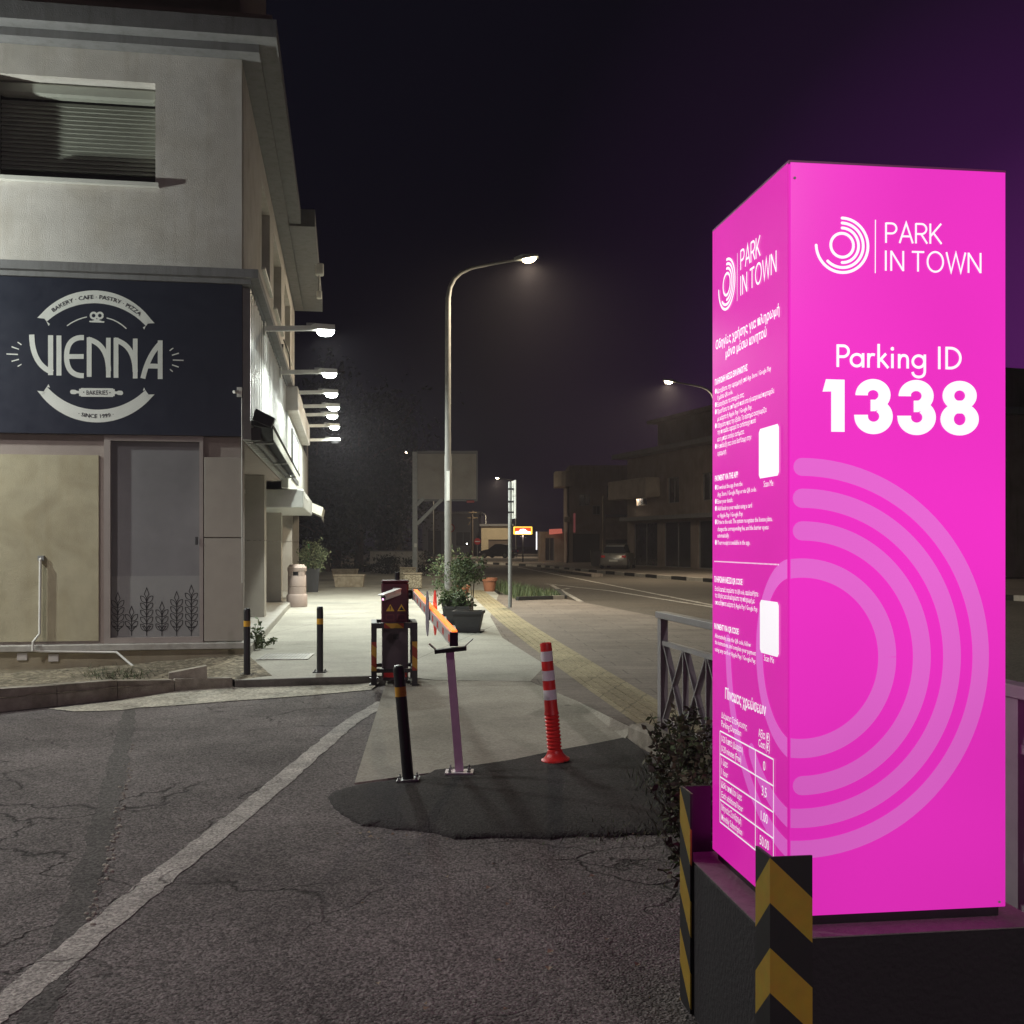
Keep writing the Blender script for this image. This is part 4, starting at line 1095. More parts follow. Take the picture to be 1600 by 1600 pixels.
rows = [(1, "Κατεβάστε την εφαρμογή από App Store / Google Play", 615, 1208), (0, "ή μέσω QR code.", 625, 1148), (1, "Εισαγάγετε τα στοιχεία σας.", 636, 1166),
        (1, "Προσθέστε το επιθυμητό ποσό στο ηλεκτρονικό πορτοφόλι", 647, 1213), (0, "με κάρτα ή Apple Pay / Google Pay.", 658, 1178), (1, "Οδηγείστε προς την έξοδο. Το σύστημα αναγνωρίζει", 669, 1201),
        (0, "την πινακίδα, αφαιρεί το αντίστοιχο ποσό", 679, 1184), (0, "και η μπάρα ανοίγει αυτόματα.", 690, 1166), (1, "Η απόδειξή σας είναι διαθέσιμη στην", 701, 1177), (0, "εφαρμογή.", 712, 1138),
        (1, "Download the app from the", 765, 1163), (0, "App Store / Google Play or via QR code.", 776, 1185), (1, "Enter your details.", 787, 1148), (1, "Add funds to your wallet using a card", 798, 1178),
        (0, "or Apple Pay / Google Pay.", 809, 1164), (1, "Drive to the exit. The system recognizes the license plate,", 819, 1210), (0, "charges the corresponding fee, and the barrier opens", 830, 1204),
        (0, "automatically.", 840, 1142), (1, "Your receipt is available in the app.", 851, 1175),
        (2, "Εναλλακτικά, σαρώστε το QR code, ακολουθήστε", 923, 1188), (2, "τις οδηγίες και ολοκληρώστε την πληρωμή με", 933, 1182), (2, "οποιαδήποτε κάρτα ή Apple Pay / Google Pay.", 944, 1187),
        (2, "Alternatively, scan the QR code, follow", 996, 1176), (2, "the instructions, and complete your payment", 1006, 1184), (2, "using any card or Apple Pay / Google Pay.", 1017, 1184)]
mb = MB(); dots = MB()
for kind, body, y, x1 in rows:
    x0 = 1120 if kind == 2 else 1124
    s, z = tl(x0, y); s1 = tl(x1, y)[0]
    text_fit(mb, fs2, body, s, s1, z, cp, .006, 1)
    if kind == 1:
        s, z = tl(1121.4, y - 3.6); dots.flat([[(s + .009 * math.cos(i * math.pi / 6), z + .009 * math.sin(i * math.pi / 6)) for i in range(12)]], fs2)
mb.build("lettering", M_LIT, T, recalc=False); dots.build("bullet_dots", M_LIT, T, recalc=False)
ltext("Scan Me", 1196.5, 761, 1211.5, .019); ltext("Scan Me", 1197, 1032, 1212.5, .019)
a, b_ = tl(1119, 878), tl(1221, 884); mb = MB()
for i in range(58):
    x = a[0] + (b_[0] - a[0]) * i / 58; mb.flat([[(x, a[1]), (x + .005, a[1]), (x + .005, a[1] + .004), (x, a[1] + .004)]], fs2)
mb.build("dotted_rule", M_LIT, T, recalc=False)
for (x0, y0, x1, y1) in ((1189, 671, 1220.5, 748), (1190.6, 937, 1220.2, 1019)):   # the white cards, their codes left out
    s, za = tl(x0, y0); _, zb = tl(x0, y1); s1, _ = tl(x1, y0); rr = .01
    poly = [(s + rr, zb), (s1 - rr, zb), (s1, zb + rr), (s1, za - rr), (s1 - rr, za), (s + rr, za), (s, za - rr), (s, zb + rr)]
    decal("white_card", [poly], fs2, M_LIT)
ltext("Πίνακας χρεώσεων", 1136, 1091, 1200, .036, .016)
T5 = L_(1100, 1060, 4.446)
def t5(body, x0, y0, x1, cap, wgt=.0):
    s, z = T5(x0, y0); s1 = T5(x1, y0)[0]
    mb = MB(); text_fit(mb, fs2, body, s, s1, z, cap, wgt, 2); mb.build("lettering", M_LIT, T, recalc=False)
t5("Διάρκεια Στάθμευσης", 134, 272, 312, .020); t5("Parking Duration", 134, 332, 271, .022)
t5("Αξία (€)", 393, 402, 471, .024, .006); t5("Cost (€)", 393, 470, 471, .024, .006)
s_l, s_m, s_r = T5(124, 364)[0], T5(371, 500)[0], T5(497, 575)[0]
zr = [T5(124, 364)[1], T5(127, 525)[1], T5(128, 685)[1], T5(128, 843)[1], T5(127, 998)[1]]
gl = []
for z in zr: gl += stroke([(s_l, z), (s_r, z)], .0045)
for s in (s_l, s_m, s_r): gl += stroke([(s, zr[0]), (s, zr[-1])], .0045)
decal("price_table", gl, fs2, M_LIT)
for i, (g, en, pr) in enumerate((("0-20 λεπτά (Δωρεάν)", "0-20 minutes (Free)", "0"), ("1 ώρα", "1 hour", "3,5"), ("Κάθε επιπλέον ώρα", "Each additional hour", "1.00"), ("Μηνιαία Συνδρομή", "Monthly Subscription", "50.00"))):
    h = zr[i] - zr[i + 1]; ws = (.205, .06, .195, .19)[i]; we = (.19, .062, .205, .20)[i]
    for body, zz, w_ in ((g, zr[i] - h * .42, ws), (en, zr[i] - h * .85, we)):
        mb = MB(); text_fit(mb, fs2, body, s_l + .016, s_l + .016 + w_ * 1.0, zz, .022, .004, 2); mb.build("lettering", M_LIT, T, recalc=False)
    w_ = (.018, .04, .055, .075)[i]; cx = (s_m + s_r) / 2
    mb = MB(); text_fit(mb, fs2, pr, cx - w_ / 2, cx + w_ / 2, zr[i] - h * .62, .03, .006, 2); mb.build("lettering", M_LIT, T, recalc=False)
# plinth with its corner guards
PD = .08
M_PLINTH = mat("dark painted concrete plinth", (.024, .021, .025), .8, .15, 7, .3, 60)
P = thing("totem_plinth", "dark painted concrete plinth under the magenta totem", "plinth", TO, TR)
mb = MB(); mb.box(-PD, TW + PD, -PD, TD + PD, -.02, .515, 0, .006); mb.build("block", M_PLINTH, P)
mb = MB(); mb.box(-PD + .001, TW + PD - .001, -PD + .001, TD + PD - .001, .5155, .519); mb.build("top_render", mat("plinth top render", (.22, .19, .19), .85, .15, 20, .3, 80), P)
def chevron(name, c1, c2, period, k, axes):
    m = bpy.data.materials.new(name); m.use_nodes = True; n, l = m.node_tree.nodes, m.node_tree.links; b = n["Principled BSDF"]
    tc = n.new("ShaderNodeTexCoord"); dt = n.new("ShaderNodeVectorMath"); dt.operation = 'DOT_PRODUCT'
    dt.inputs[1].default_value = (axes[0] * k / period, axes[1] * k / period, 1 / period); l.new(tc.outputs["Object"], dt.inputs[0])
    fr_ = n.new("ShaderNodeMath"); fr_.operation = 'FRACT'; l.new(dt.outputs["Value"], fr_.inputs[0])
    gt = n.new("ShaderNodeMath"); gt.operation = 'GREATER_THAN'; gt.inputs[1].default_value = .5; l.new(fr_.outputs[0], gt.inputs[0])
    no = n.new("ShaderNodeTexNoise"); no.inputs["Scale"].default_value = 25; no.inputs["Detail"].default_value = 6; l.new(tc.outputs["Object"], no.inputs["Vector"])
    mx = n.new("ShaderNodeMix"); mx.data_type = 'RGBA'; mx.inputs[6].default_value = (*c1, 1); mx.inputs[7].default_value = (*c2, 1); l.new(gt.outputs[0], mx.inputs[0])
    m2 = n.new("ShaderNodeMix"); m2.data_type = 'RGBA'; m2.blend_type = 'MULTIPLY'; m2.inputs[0].default_value = .35; l.new(mx.outputs[2], m2.inputs[6]); l.new(no.outputs["Color"], m2.inputs[7])
    l.new(m2.outputs[2], b.inputs["Base Color"]); b.inputs["Roughness"].default_value = .6
    return m
M_CHEV = chevron("yellow and black chevron rubber", (.016, .015, .017), (.52, .33, .03), .245, .95, (1, 1))
def corner_guard(x, y, rz, label, z1):
    loc = Matrix.Rotation(TR, 3, 'Z') @ Vector((x, y, 0)) + Vector(TO)
    t = thing("corner_guard", label, "corner guard", loc, TR + rz, "striped corner guards of the totem plinth")
    mb = MB(); mb.box(-.006, .115, -.006, .0, .0, z1); mb.box(-.006, .0, .0001, .105, .0, z1)
    mb.build("guard", M_CHEV, t)
    mb = MB(); mb.box(.0003, .115, .0003, .0045, .0, z1 - .001); mb.box(.0003, .0045, .0046, .105, .0, z1 - .001)
    mb.build("backing", M_BLACK, t); return t
corner_guard(-PD - .006, -PD - .006, 0, "yellow and black striped corner guard at the front corner of the totem plinth", .748)
corner_guard(-PD - .006, TD + PD + .006, -math.pi / 2, "yellow and black striped corner guard at the back corner of the plinth, by the weeds", .75)

# ------------------------------------------------------------------ barrier gate
M_STRIPE = chevron("red and yellow warning stripe", (.35, .04, .02), (.60, .33, .04), .22, .8, (1, 0))
gx = thing("guard_frame", "dark steel guard frame with red and yellow stripes around the barrier cabinet", "guard frame", (-1.494, 11.3, .1), R(7.5))
mb = MB(); w_, dp, h = .49, .60, .66; p = .058
for x in (0, w_ - p):
    for y in (0, dp - p): mb.box(x, x + p, y, y + p, 0, h - .001)
mb.box(p, w_ - p, 0, p, h - p, h); mb.box(p, w_ - p, dp - p, dp, h - p, h)
mb.box(0, p, p, dp - p, h - p, h); mb.box(w_ - p, w_, p, dp - p, h - p, h)
mb.box(p, w_ - p, .004, p - .004, .13, .17); mb.box(0.004, p - .004, p, dp - p, .13, .17); mb.box(w_ - p + .004, w_ - .004, p, dp - p, .13, .17); mb.box(p, w_ - p, dp - p + .004, dp - .004, .13, .17)
for x in (-.02, w_ - p - .02):
    for y in (-.02, dp - p - .02): mb.box(x, x + p + .04, y, y + p + .04, 0, .012)
mb.build("frame", M_BLACK, gx)
for x in (.002, w_ - p + .002):
    mb = MB(); mb.box(x, x + p - .004, -.003, 0, .15, .46); mb.build("warning_stripe", M_STRIPE, gx)
mb = MB(); mb.box(.135, .345, -.003, 0, h - .056, h - .004); mb.build("warning_stripe", M_STRIPE, gx)
gt_ = thing("barrier_gate", "maroon parking barrier cabinet with white boom and glowing orange strip", "barrier gate", (-1.405, 11.5, .1), R(5))
mb = MB(); mb.box(0, .28, 0, .30, .02, .62, 0, .01); lo = mb.build("cabinet_base", mat("dark maroon lower housing", (.07, .05, .06), .45, .1, 8), gt_)
mb = MB(); mb.box(-.006, .286, -.012, .31, .622, 1.08, 0, .014); hi = mb.build("cabinet_head", M_MAROON, gt_)
mb = MB(); mb.box(-.012, .292, -.02, .316, 1.081, 1.105, 0, .012); mb.build("lid", M_MAROON, gt_)
mb = MB(); mb.box(.12, .18, -.004, -.0002, .47, .53); mb.build("lock", M_BLACK, gt_)
mb = MB(); mb.box(.02, .27, -.008, -.0002, .06, .14); mb.build("label_plate", M_RED, gt_)
mb = MB(); mb.tube([(.16, .25, 1.105), (.16, .25, 1.19)], .028, 14); mb.build("beacon", M_BLACK, gt_)
for cx in (.09, .21):
    mb = MB(); mb.prism([(cx - .045, .775), (cx + .045, .775), (cx, .85)], lambda a, b, d: (a, -.0135 + d, b), .0012); w = mb.build("warning_label", mat("yellow warning label", (.75, .45, .05), .5, .05), gt_)
    mb = MB()
    if cx < .15: mb.flat([[(cx - .005, .80), (cx + .005, .80), (cx + .006, .83), (cx - .006, .83)], [(cx - .005, .786), (cx + .005, .786), (cx + .005, .795), (cx - .005, .795)]], lambda a, b: (a, -.0142, b))
    else: mb.flat([[(cx - .025, .785), (cx + .025, .785), (cx + .012, .81), (cx - .012, .805)], [(cx - .012, .805), (cx + .012, .81), (cx, .826)]], lambda a, b: (a, -.0142, b))
    mb.build("symbol", M_BLACK, w, recalc=False)
    mb = MB(); mb.flat(stroke([(cx - .045, .68), (cx + .04, .68), (cx + .04, .735), (cx - .045, .735), (cx - .045, .68)], .005), lambda a, b: (a, -.0132, b)); mb.build("symbol", mat("faint red label", (.22, .05, .05), .5, .05), gt_, recalc=False)
# boom (world placement relative to the cabinet)
Mi = (Matrix.Translation((-1.405, 11.5, .1)) @ Matrix.Rotation(R(5), 4, 'Z')).inverted()
b0, b1 = at(648, 929, 11.62), at(709, 998.5, 7.42)
dB = (b1 - b0).normalized(); sideB = Vector((dB.y, -dB.x, 0)).normalized() * -1
if sideB.x < 0: sideB = -sideB
mb = MB(); mb.beam(Mi @ b0, Mi @ b1, .052, .088); bo = mb.build("boom", mat("white boom aluminium", (.62, .58, .58), .4, .05, 6, metal=.2), gt_)
mb = MB(); upz = Vector((0, 0, .0505)); mb.beam(Mi @ (b0 + upz + sideB * .008), Mi @ (b1 + upz + sideB * .008 - dB * .02), .036, .013); mb.build("light_strip", mat("orange light strip", (.9, .3, .05), .4, 0, emit=(1.0, .13, .012), estr=2.6), bo)
mb = MB(); mb.beam(Mi @ (b1 + dB * .0002), Mi @ (b1 + dB * .018), .057, .098); mb.build("end_cap", M_BLACK, bo)
for k in range(9):
    t_ = .35 + k * .48; c = b0 + dB * t_ - sideB * .0268
    mb = MB(); mb.beam(Mi @ (c - dB * .06), Mi @ (c + dB * .06), .0015, .05); mb.build("reflector", M_RED, bo)
pv_ = Mi @ b0
mb = MB(); mb.tube([Mi @ (b0 - sideB * .13 - dB * .02), Mi @ (b0 + sideB * .05 - dB * .02)], .05, 16); mb.beam(Mi @ (b0 - dB * .12), Mi @ (b0 + dB * .10), .062, .1); mb.build("pivot_bracket", M_BLACK, gt_)
for s, m_, z_ in ((-1, mat("grey violet disc back", (.20, .17, .22), .45, .1, 6), 0), (1, mat("red disc with faint glow", (.75, .03, .025), .35, .06, 6, emit=(1, .03, .015), estr=.25), .0)):  # faint red glow put into one disc, as if LEDs lit it
    c = b0 + dB * (2.28 if s < 0 else 2.22) + sideB * (.036 * s) ; mb = MB()
    nB = (sideB + dB * -.0).normalized()
    u_ = Vector((0, 0, 1)); e_ = nB.cross(u_).normalized()
    rings = [[Mi @ (c + nB * o + (u_ * math.cos(2 * math.pi * i / 36) + e_ * math.sin(2 * math.pi * i / 36)) * .2) for i in range(36)] for o in (0, .004)]
    mb.loft(rings); mb.build("sign_disc", m_, bo)
t = thing("bullet_camera", "white bullet camera mounted on the barrier cabinet", "camera", at(620, 924, 11.44), R(5))
mb = MB(); mb.box(-.045, .045, .012, .03, -.04, .04, 0, .008); mb.tube([(0, .012, 0), (-.01, -.05, -.012)], .014); mb.build("bracket", M_WHITEM, t)
mb = MB(); c0, c1 = Vector((.02, -.055, -.005)), Vector((-.135, -.22, -.055)); mb.tube([c0, c1], .036, 14); mb.build("body", M_WHITEM, t, smooth=True)
dd = (c1 - c0).normalized()
mb = MB(); mb.beam(c0 + Vector((0, 0, .035)), c1 + dd * .04 + Vector((0, 0, .035)), .085, .012); mb.build("sunshade", M_WHITEM, t)
mb = MB(); mb.tube([c1 + dd * .0005, c1 + dd * .006], .032, 14); mb.build("lens", M_BLACK, t)
mb = MB(); mb.tube([c1 + dd * .0065 - Vector((0, 0, .017)), c1 + dd * .009 - Vector((0, 0, .017))], .011, 10); mb.build("lens_glint", mat("pink lens glint", (.5, .2, .4), .3, 0, emit=(1, .45, .85), estr=2.5), t)  # glowing dot put in for the pink reflection at the lens end

# boom rest post
bp_ = gp(718, 1207, .026)
t = thing("boom_rest", "leaning pale pink post with black fork holding the boom end", "boom rest", bp_)
tp = at(703, 1019, 7.42) - bp_
mb = MB(); mb.beam((0, 0, .01), tp, .055, .05, up=(0, 1, 0)); mb.build("post", mat("pale pink post paint", (.92, .64, .86), .45, .08, 14), t)
mb = MB(); mb.box(-.098, .095, -.07, .07, -.012, .010); mb.build("base_plate", M_WBAND, t)
for x in (-.065, .065):
    for y in (-.045, .045):
        mb = MB(); mb.lathe([(.012, .0), (.012, .014), (.006, .014), (.006, .034), (.002, .036)], 8, (x, y, .010)); mb.build("bolt", M_STEEL, t)
mb = MB(); a_ = tp + Vector((-.105, 0, .004)); b_ = tp + Vector((.115, 0, .028))
mb.beam(a_, b_, .07, .028); mb.build("fork", M_BLACK, t)
mb = MB(); mb.beam(a_ + Vector((.008, 0, .012)), a_ + Vector((-.04, 0, .055)), .07, .006); mb.beam(b_ + Vector((-.012, 0, .012)), b_ + Vector((.045, 0, .065)), .07, .006); mb.build("fork_tip", M_STEEL, t)

# bollards
def bollard(loc, label, lean=0.0):
    t = thing("bollard", label, "bollard", loc, 0, "black steel bollards with a yellow band"); t.rotation_euler = (0, lean, 0)
    mb = MB(); mb.lathe([(.038, .0), (.038, .735), (.036, .752), (.028, .766), (.0, .772)], 24, cap=False); mb.build("post", M_BLACK, t, smooth=True)
    mb = MB(); mb.lathe([(.0388, .56), (.0388, .625)], 24, cap=False); mb.build("reflective_band", M_YBAND, t, smooth=True)
    mb = MB(); mb.box(-.075, .075, -.06, .06, -.004, .008); mb.build("base_plate", M_STEEL if lean else M_BLACK, t)
    for x in (-.058, .058):
        for y in (-.042, .042):
            mb = MB(); mb.lathe([(.010, 0), (.010, .012), (.005, .012), (.005, .026), (.001, .027)], 8, (x, y, .008)); mb.build("bolt", M_STEEL, t)
    return t
b1_ = bollard(gp(386, 1056, .104), "black bollard with yellow band on the kerb at the bakery corner")
copy_thing(b1_, gp(500, 1050, .104), 0, "black bollard with yellow band by the kerb, between bakery corner and barrier cabinet")
bf = bollard(gp(638, 1218, .024), "leaning black bollard with yellow band on the asphalt patch, nearest the camera", R(-5.0))
# delineator post
t = thing("delineator_post", "red flexible delineator post with three white bands beside the asphalt patch", "delineator", gp(868, 1188, .028)); t.rotation_euler = (0, R(-4.8), 0)
prof = [(.105, 0), (.104, .012), (.085, .022), (.06, .05), (.055, .07)]
z = .07
while z < .34: prof += [(.054, z + .006), (.046, z + .012), (.046, z + .018), (.054, z + .024)]; z += .027
prof += [(.048, .37), (.042, .80), (.042, .845), (.040, .855), (.036, .857), (.033, .845), (.0, .84)]
mb = MB(); mb.lathe(prof, 28, cap=False); mb.build("post", M_RED, t, smooth=True)
for z in (.445, .585, .725):
    mb = MB(); ra = lambda z: .048 - (z - .37) / .43 * .006 + .0012
    mb.lathe([(ra(z), z), (ra(z + .072), z + .072)], 28, cap=False); mb.build("reflective_band", M_WBAND, t, smooth=True)

# ------------------------------------------------------------------ railing beside the totem
M_RAIL = mat("grey painted railing steel", (.30, .295, .30), .5, .12, 10)
rd = Vector((.17, -.985, 0)).normalized()
def railing(p, n_x, label):
    rz = math.atan2(rd.y, rd.x)
    t = thing("railing", label, "railing", p, rz, "lattice railing sections along the pavement")
    Ln = .09 + n_x * .49 + .09
    mb = MB(); mb.box(-.05, Ln + .0, -.045, .045, .915, .965, 0, .004); mb.build("handrail", M_RAIL, t)
    mb = MB(); mb.box(.045, Ln - .045, -.02, .02, .705, .74); mb.box(.045, Ln - .045, -.02, .02, .10, .135); mb.build("rail", M_RAIL, t)
    for x in (0, Ln - .09):
        mb = MB(); mb.box(x - .035, x + .045, -.03, .03, 0, .914); mb.build("post", M_RAIL, t)
    for k in range(n_x):
        x0 = .06 + k * .49
        mb = MB(); mb.beam((x0 + .02, .0, .135), (x0 + .47, .0, .705), .045, .014, up=(-.785, 0, .62)); mb.beam((x0 + .02, .003, .705), (x0 + .47, .003, .135), .045, .014, up=(.785, 0, .62))
        mb.build("cross_bar", M_RAIL, t)
        if k:
            mb = MB(); mb.box(x0 - .008, x0 + .008, -.022, .022, .1355, .7045); mb.build("upright", M_RAIL, t)
    return t
railing(Vector((1.19, 8.42, .1)), 4, "purple lit lattice railing section left of the magenta totem")
railing(Vector((1.19, 8.42, .1)) + rd * 2.20, 4, "lattice railing section mostly hidden behind the magenta totem")
railing(Vector((1.19, 8.42, .1)) + rd * 4.40, 4, "magenta lit railing section at the right edge, beside the totem's right side")

# ------------------------------------------------------------------ weeds at the totem
W_G = "weeds growing by the totem"
for i, (x, y, h, sp, ns, nl, lb) in enumerate(((1.12, 7.05, .50, .28, 16, 420, "dry leafy weed by the railing foot and kerb end"), (1.0, 6.2, .55, .34, 18, 520, "wide straggling weed between kerb end and plinth"),
                                             (.92, 5.3, .46, .30, 16, 420, "low dark weed at the edge of the lot before the plinth guard"), (1.15, 5.5, .5, .3, 14, 380, "dry stalky weed behind the plinth's back guard"), (.86, 4.75, .32, .22, 12, 260, "small weed tuft nearest the back corner guard"), (1.22, 6.5, .50, .3, 15, 400, "tall weed in front of the railing's lattice"))):
    weed("weed", (x, y, -.01), h, sp, ns + 10, int(nl * 2.1), lb, "weed", .042, M_DRYW, W_G, 20 + i)
mb = MB(); r = random.Random(8)
for _ in range(1500):
    p = gp(r.gauss(955, 45), r.gauss(1296, 12)) if r.random() < .25 else Vector((r.gauss(1.0, .14), r.uniform(4.6, 7.4), 0))
    a = r.uniform(0, 6.28); L = r.uniform(.03, .17) if p.x > .8 else r.uniform(.02, .06); d = Vector((math.cos(a) * L * .7, math.sin(a) * L * .7, L * r.uniform(.3, 1))); e = Vector((-math.sin(a), math.cos(a), 0)) * .004
    mb.add([p - e, p + e, p + d], [(0, 1, 2)], r.randrange(3))
struct(mb.build("grass", M_DRYW, recalc=False), "stuff")
mb = MB()                              # fallen leaves and chips on the lot
for _ in range(34):
    p = gp(r.uniform(560, 1050), r.uniform(1215, 1590)) if r.random() < .6 else gp(r.gauss(700, 90), r.gauss(1308, 4))
    a = r.uniform(0, 6.28); L = r.uniform(.012, .035); d = Vector((math.cos(a), math.sin(a), 0)) * L; e = Vector((-math.sin(a), math.cos(a), 0)) * L * .45
    mb.add([p + Vector((0, 0, .002)), p + d * .5 + e + Vector((0, 0, .012)), p + d + Vector((0, 0, .004)), p + d * .5 - e + Vector((0, 0, .008))], [(0, 1, 2, 3)])
struct(mb.build("leaf_litter", mat("dry leaf", (.30, .24, .16), .8, .3, 30), recalc=False), "stuff")

# ------------------------------------------------------------------ bin, planters and pots on the pavement
t = thing("litter_bin", "pinkish round litter bin by the bakery step", "litter bin", gp(464, 948, .1))
mb = MB(); mb.lathe([(.235, 0), (.245, .03), (.245, .27), (.225, .30), (.215, .31), (.215, .47), (.205, .475), (.205, .485), (.215, .49), (.215, .73), (.2, .75)], 32); mb.build("body", M_BIN, t, smooth=True)
mb = MB(); mb.lathe([(.17, .75), (.17, .84)], 24); mb.build("opening", M_BLACK, t, smooth=True)
for a in (45, 135, 225, 315):
    mb = MB(); mb.loft([[(r_ * math.cos(R(a + d)), r_ * math.sin(R(a + d)), z) for r_, d in ((.215, -24), (.218, 0), (.215, 24), (.165, 24), (.165, 0), (.165, -24))] for z in (.74, .85)]); mb.build("pillar", M_BIN, t)
mb = MB(); mb.lathe([(.215, .845), (.225, .86), (.225, .94), (.19, .97), (.185, .985), (.165, 1.01), (.0, 1.015)], 32, cap=False); mb.build("hood", M_BIN, t, smooth=True)

def square_pot(loc, wt, wb, h, m, label, rz=0, dt=None, db=None, name="tall_planter", cat="planter", group=None, tray=False):
    t = thing(name, label, cat, loc, rz, group); dt = dt or wt; db = db or wb
    rect = lambda w, d, z, x=0: [(-w / 2 - x, -d / 2 - x, z), (w / 2 + x, -d / 2 - x, z), (w / 2 + x, d / 2 + x, z), (-w / 2 - x, d / 2 + x, z)]
    mb = MB(); mb.loft([rect(wb, db, 0), rect(wt, dt, h * .86), rect(wt, dt, h * .86, .018), rect(wt, dt, h, .018), rect(wt, dt, h, -.012), rect(wt, dt, h - .05, -.018)]); mb.build("pot", m, t)
    mb = MB(); mb.add(rect(wt, dt, h - .045, -.019), [(0, 1, 2, 3)]); mb.build("soil", SOIL, t)
    if tray:
        mb = MB(); mb.loft([rect(wb, db, -.01, .05), rect(wb, db, .025, .08), rect(wb, db, .025, .07), rect(wb, db, .012, .05)]); mb.build("saucer", m, t)
    return t
def plant(loc, label, cat, stems, crown, n, size, mats, seed, name="potted_shrub", group=None, clumps=14, twig=.008):
    r = random.Random(seed); t = thing(name, label, cat, loc, 0, group)
    mb = MB()
    for a, b, rad in stems: 
        mid = Vector(a).lerp(Vector(b), .5) + Vector((r.uniform(-.03, .03), r.uniform(-.03, .03), 0)); mb.tube([a, mid, b], rad, 7, r1=rad * .6)
    c, rd_ = Vector(crown[0]), crown[1]
    for _ in range(26):
        p = c + Vector((r.uniform(-1, 1) * rd_[0], r.uniform(-1, 1) * rd_[1], r.uniform(-.8, 1) * rd_[2])) * .85
        b = Vector(r.choice(stems)[1]); mb.tube([b, b.lerp(p, .5) + Vector((0, 0, .04)), p], twig * .5, 5, r1=twig * .2)
    mb.build("stem", M_BARK, t)
    mb = MB(); leaves(mb, crown[0], crown[1], n, size, r, clumps, len(mats)); mb.build("foliage", mats, t, recalc=False)
    return t
p = gp(489, 925, .1)
square_pot(p, .40, .31, .74, M_CHAR, "tall tapered charcoal planter beside the bin", BR)
plant(p + Vector((0, 0, .70)), "pale silvery bush in the tall charcoal planter", "bush", [((0, 0, 0), (.05, 0, .3), .012), ((0, 0, 0), (-.12, .03, .35), .012), ((0, 0, 0), (.15, -.05, .35), .01)], ((0, 0, .42), (.46, .42, .46)), 1700, .075, M_SAGE, 31, clumps=26)
p = gp(484, 926, .1) + Vector((-.13, .45, 0))
t = thing("marker_post", "slim green post standing between bin and charcoal planter", "post", p); mb = MB(); mb.box(-.03, .03, -.03, .03, 0, 1.5, 0, .006); mb.build("post", mat("green painted post", (.06, .28, .09), .5, .1), t)
def trough(loc, w, label):
    t = thing("stone_trough", label, "planter", loc, R(3), "cast stone troughs on the pavement"); h = .44
    mb = MB(); rc = lambda a, d, z: [(-a, -d, z), (a, -d, z), (a, d, z), (-a, d, z)]
    mb.loft([rc(w * .44, .2, 0), rc(w * .45, .21, .04), rc(w * .48, .24, h - .08), rc(w * .5, .26, h - .06), rc(w * .5, .26, h), rc(w * .46, .22, h), rc(w * .45, .21, h - .1)]); mb.build("basin", M_TROUGH, t)
    mb = MB(); mb.add(rc(w * .455, .215, h - .06), [(0, 1, 2, 3)]); mb.build("soil", SOIL, t); return t
trough(gp(546, 917, .1), 1.07, "front cast stone trough, standing before the other trough")
trough(gp(539, 905, .1), 1.10, "rear cast stone trough, half behind the other trough")
M_RUB = bpy.data.materials.new("rubble stone"); M_RUB.use_nodes = True
n, l = M_RUB.node_tree.nodes, M_RUB.node_tree.links; tc = n.new("ShaderNodeTexCoord"); vo = n.new("ShaderNodeTexVoronoi"); vo.feature = 'DISTANCE_TO_EDGE'; vo.inputs["Scale"].default_value = 9
v2 = n.new("ShaderNodeTexVoronoi"); v2.inputs["Scale"].default_value = 9; rp = n.new("ShaderNodeValToRGB"); rp.color_ramp.elements[0].color = (.16, .13, .09, 1); rp.color_ramp.elements[1].color = (.46, .41, .30, 1); rp.color_ramp.elements[1].position = .09
l.new(tc.outputs["Object"], vo.inputs["Vector"]); l.new(tc.outputs["Object"], v2.inputs["Vector"]); l.new(vo.outputs[0], rp.inputs[0])
bp = n.new("ShaderNodeBump"); bp.inputs["Distance"].default_value = .05; l.new(vo.outputs[0], bp.inputs["Height"]); l.new(bp.outputs[0], n["Principled BSDF"].inputs["Normal"]); l.new(rp.outputs[0], n["Principled BSDF"].inputs["Base Color"]); n["Principled BSDF"].inputs["Roughness"].default_value = .9
for (x, y, w, h, lb) in ((645, 920, .60, .48, "low rubble stone planter in front, below the billboard post"), (637, 911, .62, .55, "taller rubble stone planter standing behind the low one")):
    t = thing("rubble_planter", lb, "planter", gp(x, y, .1), R(4), "rubble stone planters")
    mb = MB(); mb.box(-w / 2, w / 2, 0, .55, 0, h, 0, .03); mb.build("stone_wall", M_RUB, t)
    mb = MB(); mb.box(-w / 2 - .02, w / 2 + .02, -.02, .57, h + .001, h + .05, 0, .015); mb.build("coping", M_TROUGH, t)
PG = "black plastic pots at the lamp post"
p = gp(732, 987, .105)
square_pot(p, .49, .37, .36, M_CHAR, "front black rectangular pot holding the young tree", R(-6), .34, .26, "plastic_pot", "pot", PG, True)
plant(p + Vector((0, 0, .30)), "young leafy tree with thin stems in the front black pot", "shrub", [((.07, 0, 0), (.10, .02, .62), .014), ((.05, 0, 0), (-.06, .0, .55), .009), ((.06, 0, 0), (.02, .05, .8), .008)], ((-.02, 0, .72), (.36, .34, .30)), 1150, .062, M_LEAF, 41, clumps=20)
pl = p + Vector((-.12, .3, .75)); 
p2 = gp(716, 975, .105)
square_pot(p2, .46, .36, .34, M_CHAR, "middle black pot with dark rosette plant, behind the tree pot", R(-6), .34, .26, "plastic_pot", "pot", PG, True)
plant(p2 + Vector((0, 0, .28)), "dark broad leafed rosette plant in the middle pot", "plant", [((0, 0, 0), (0, 0, .12), .01)], ((0, 0, .16), (.26, .2, .15)), 340, .10, M_LEAF[:2], 42, clumps=10)
p3 = gp(708, 962, .105)
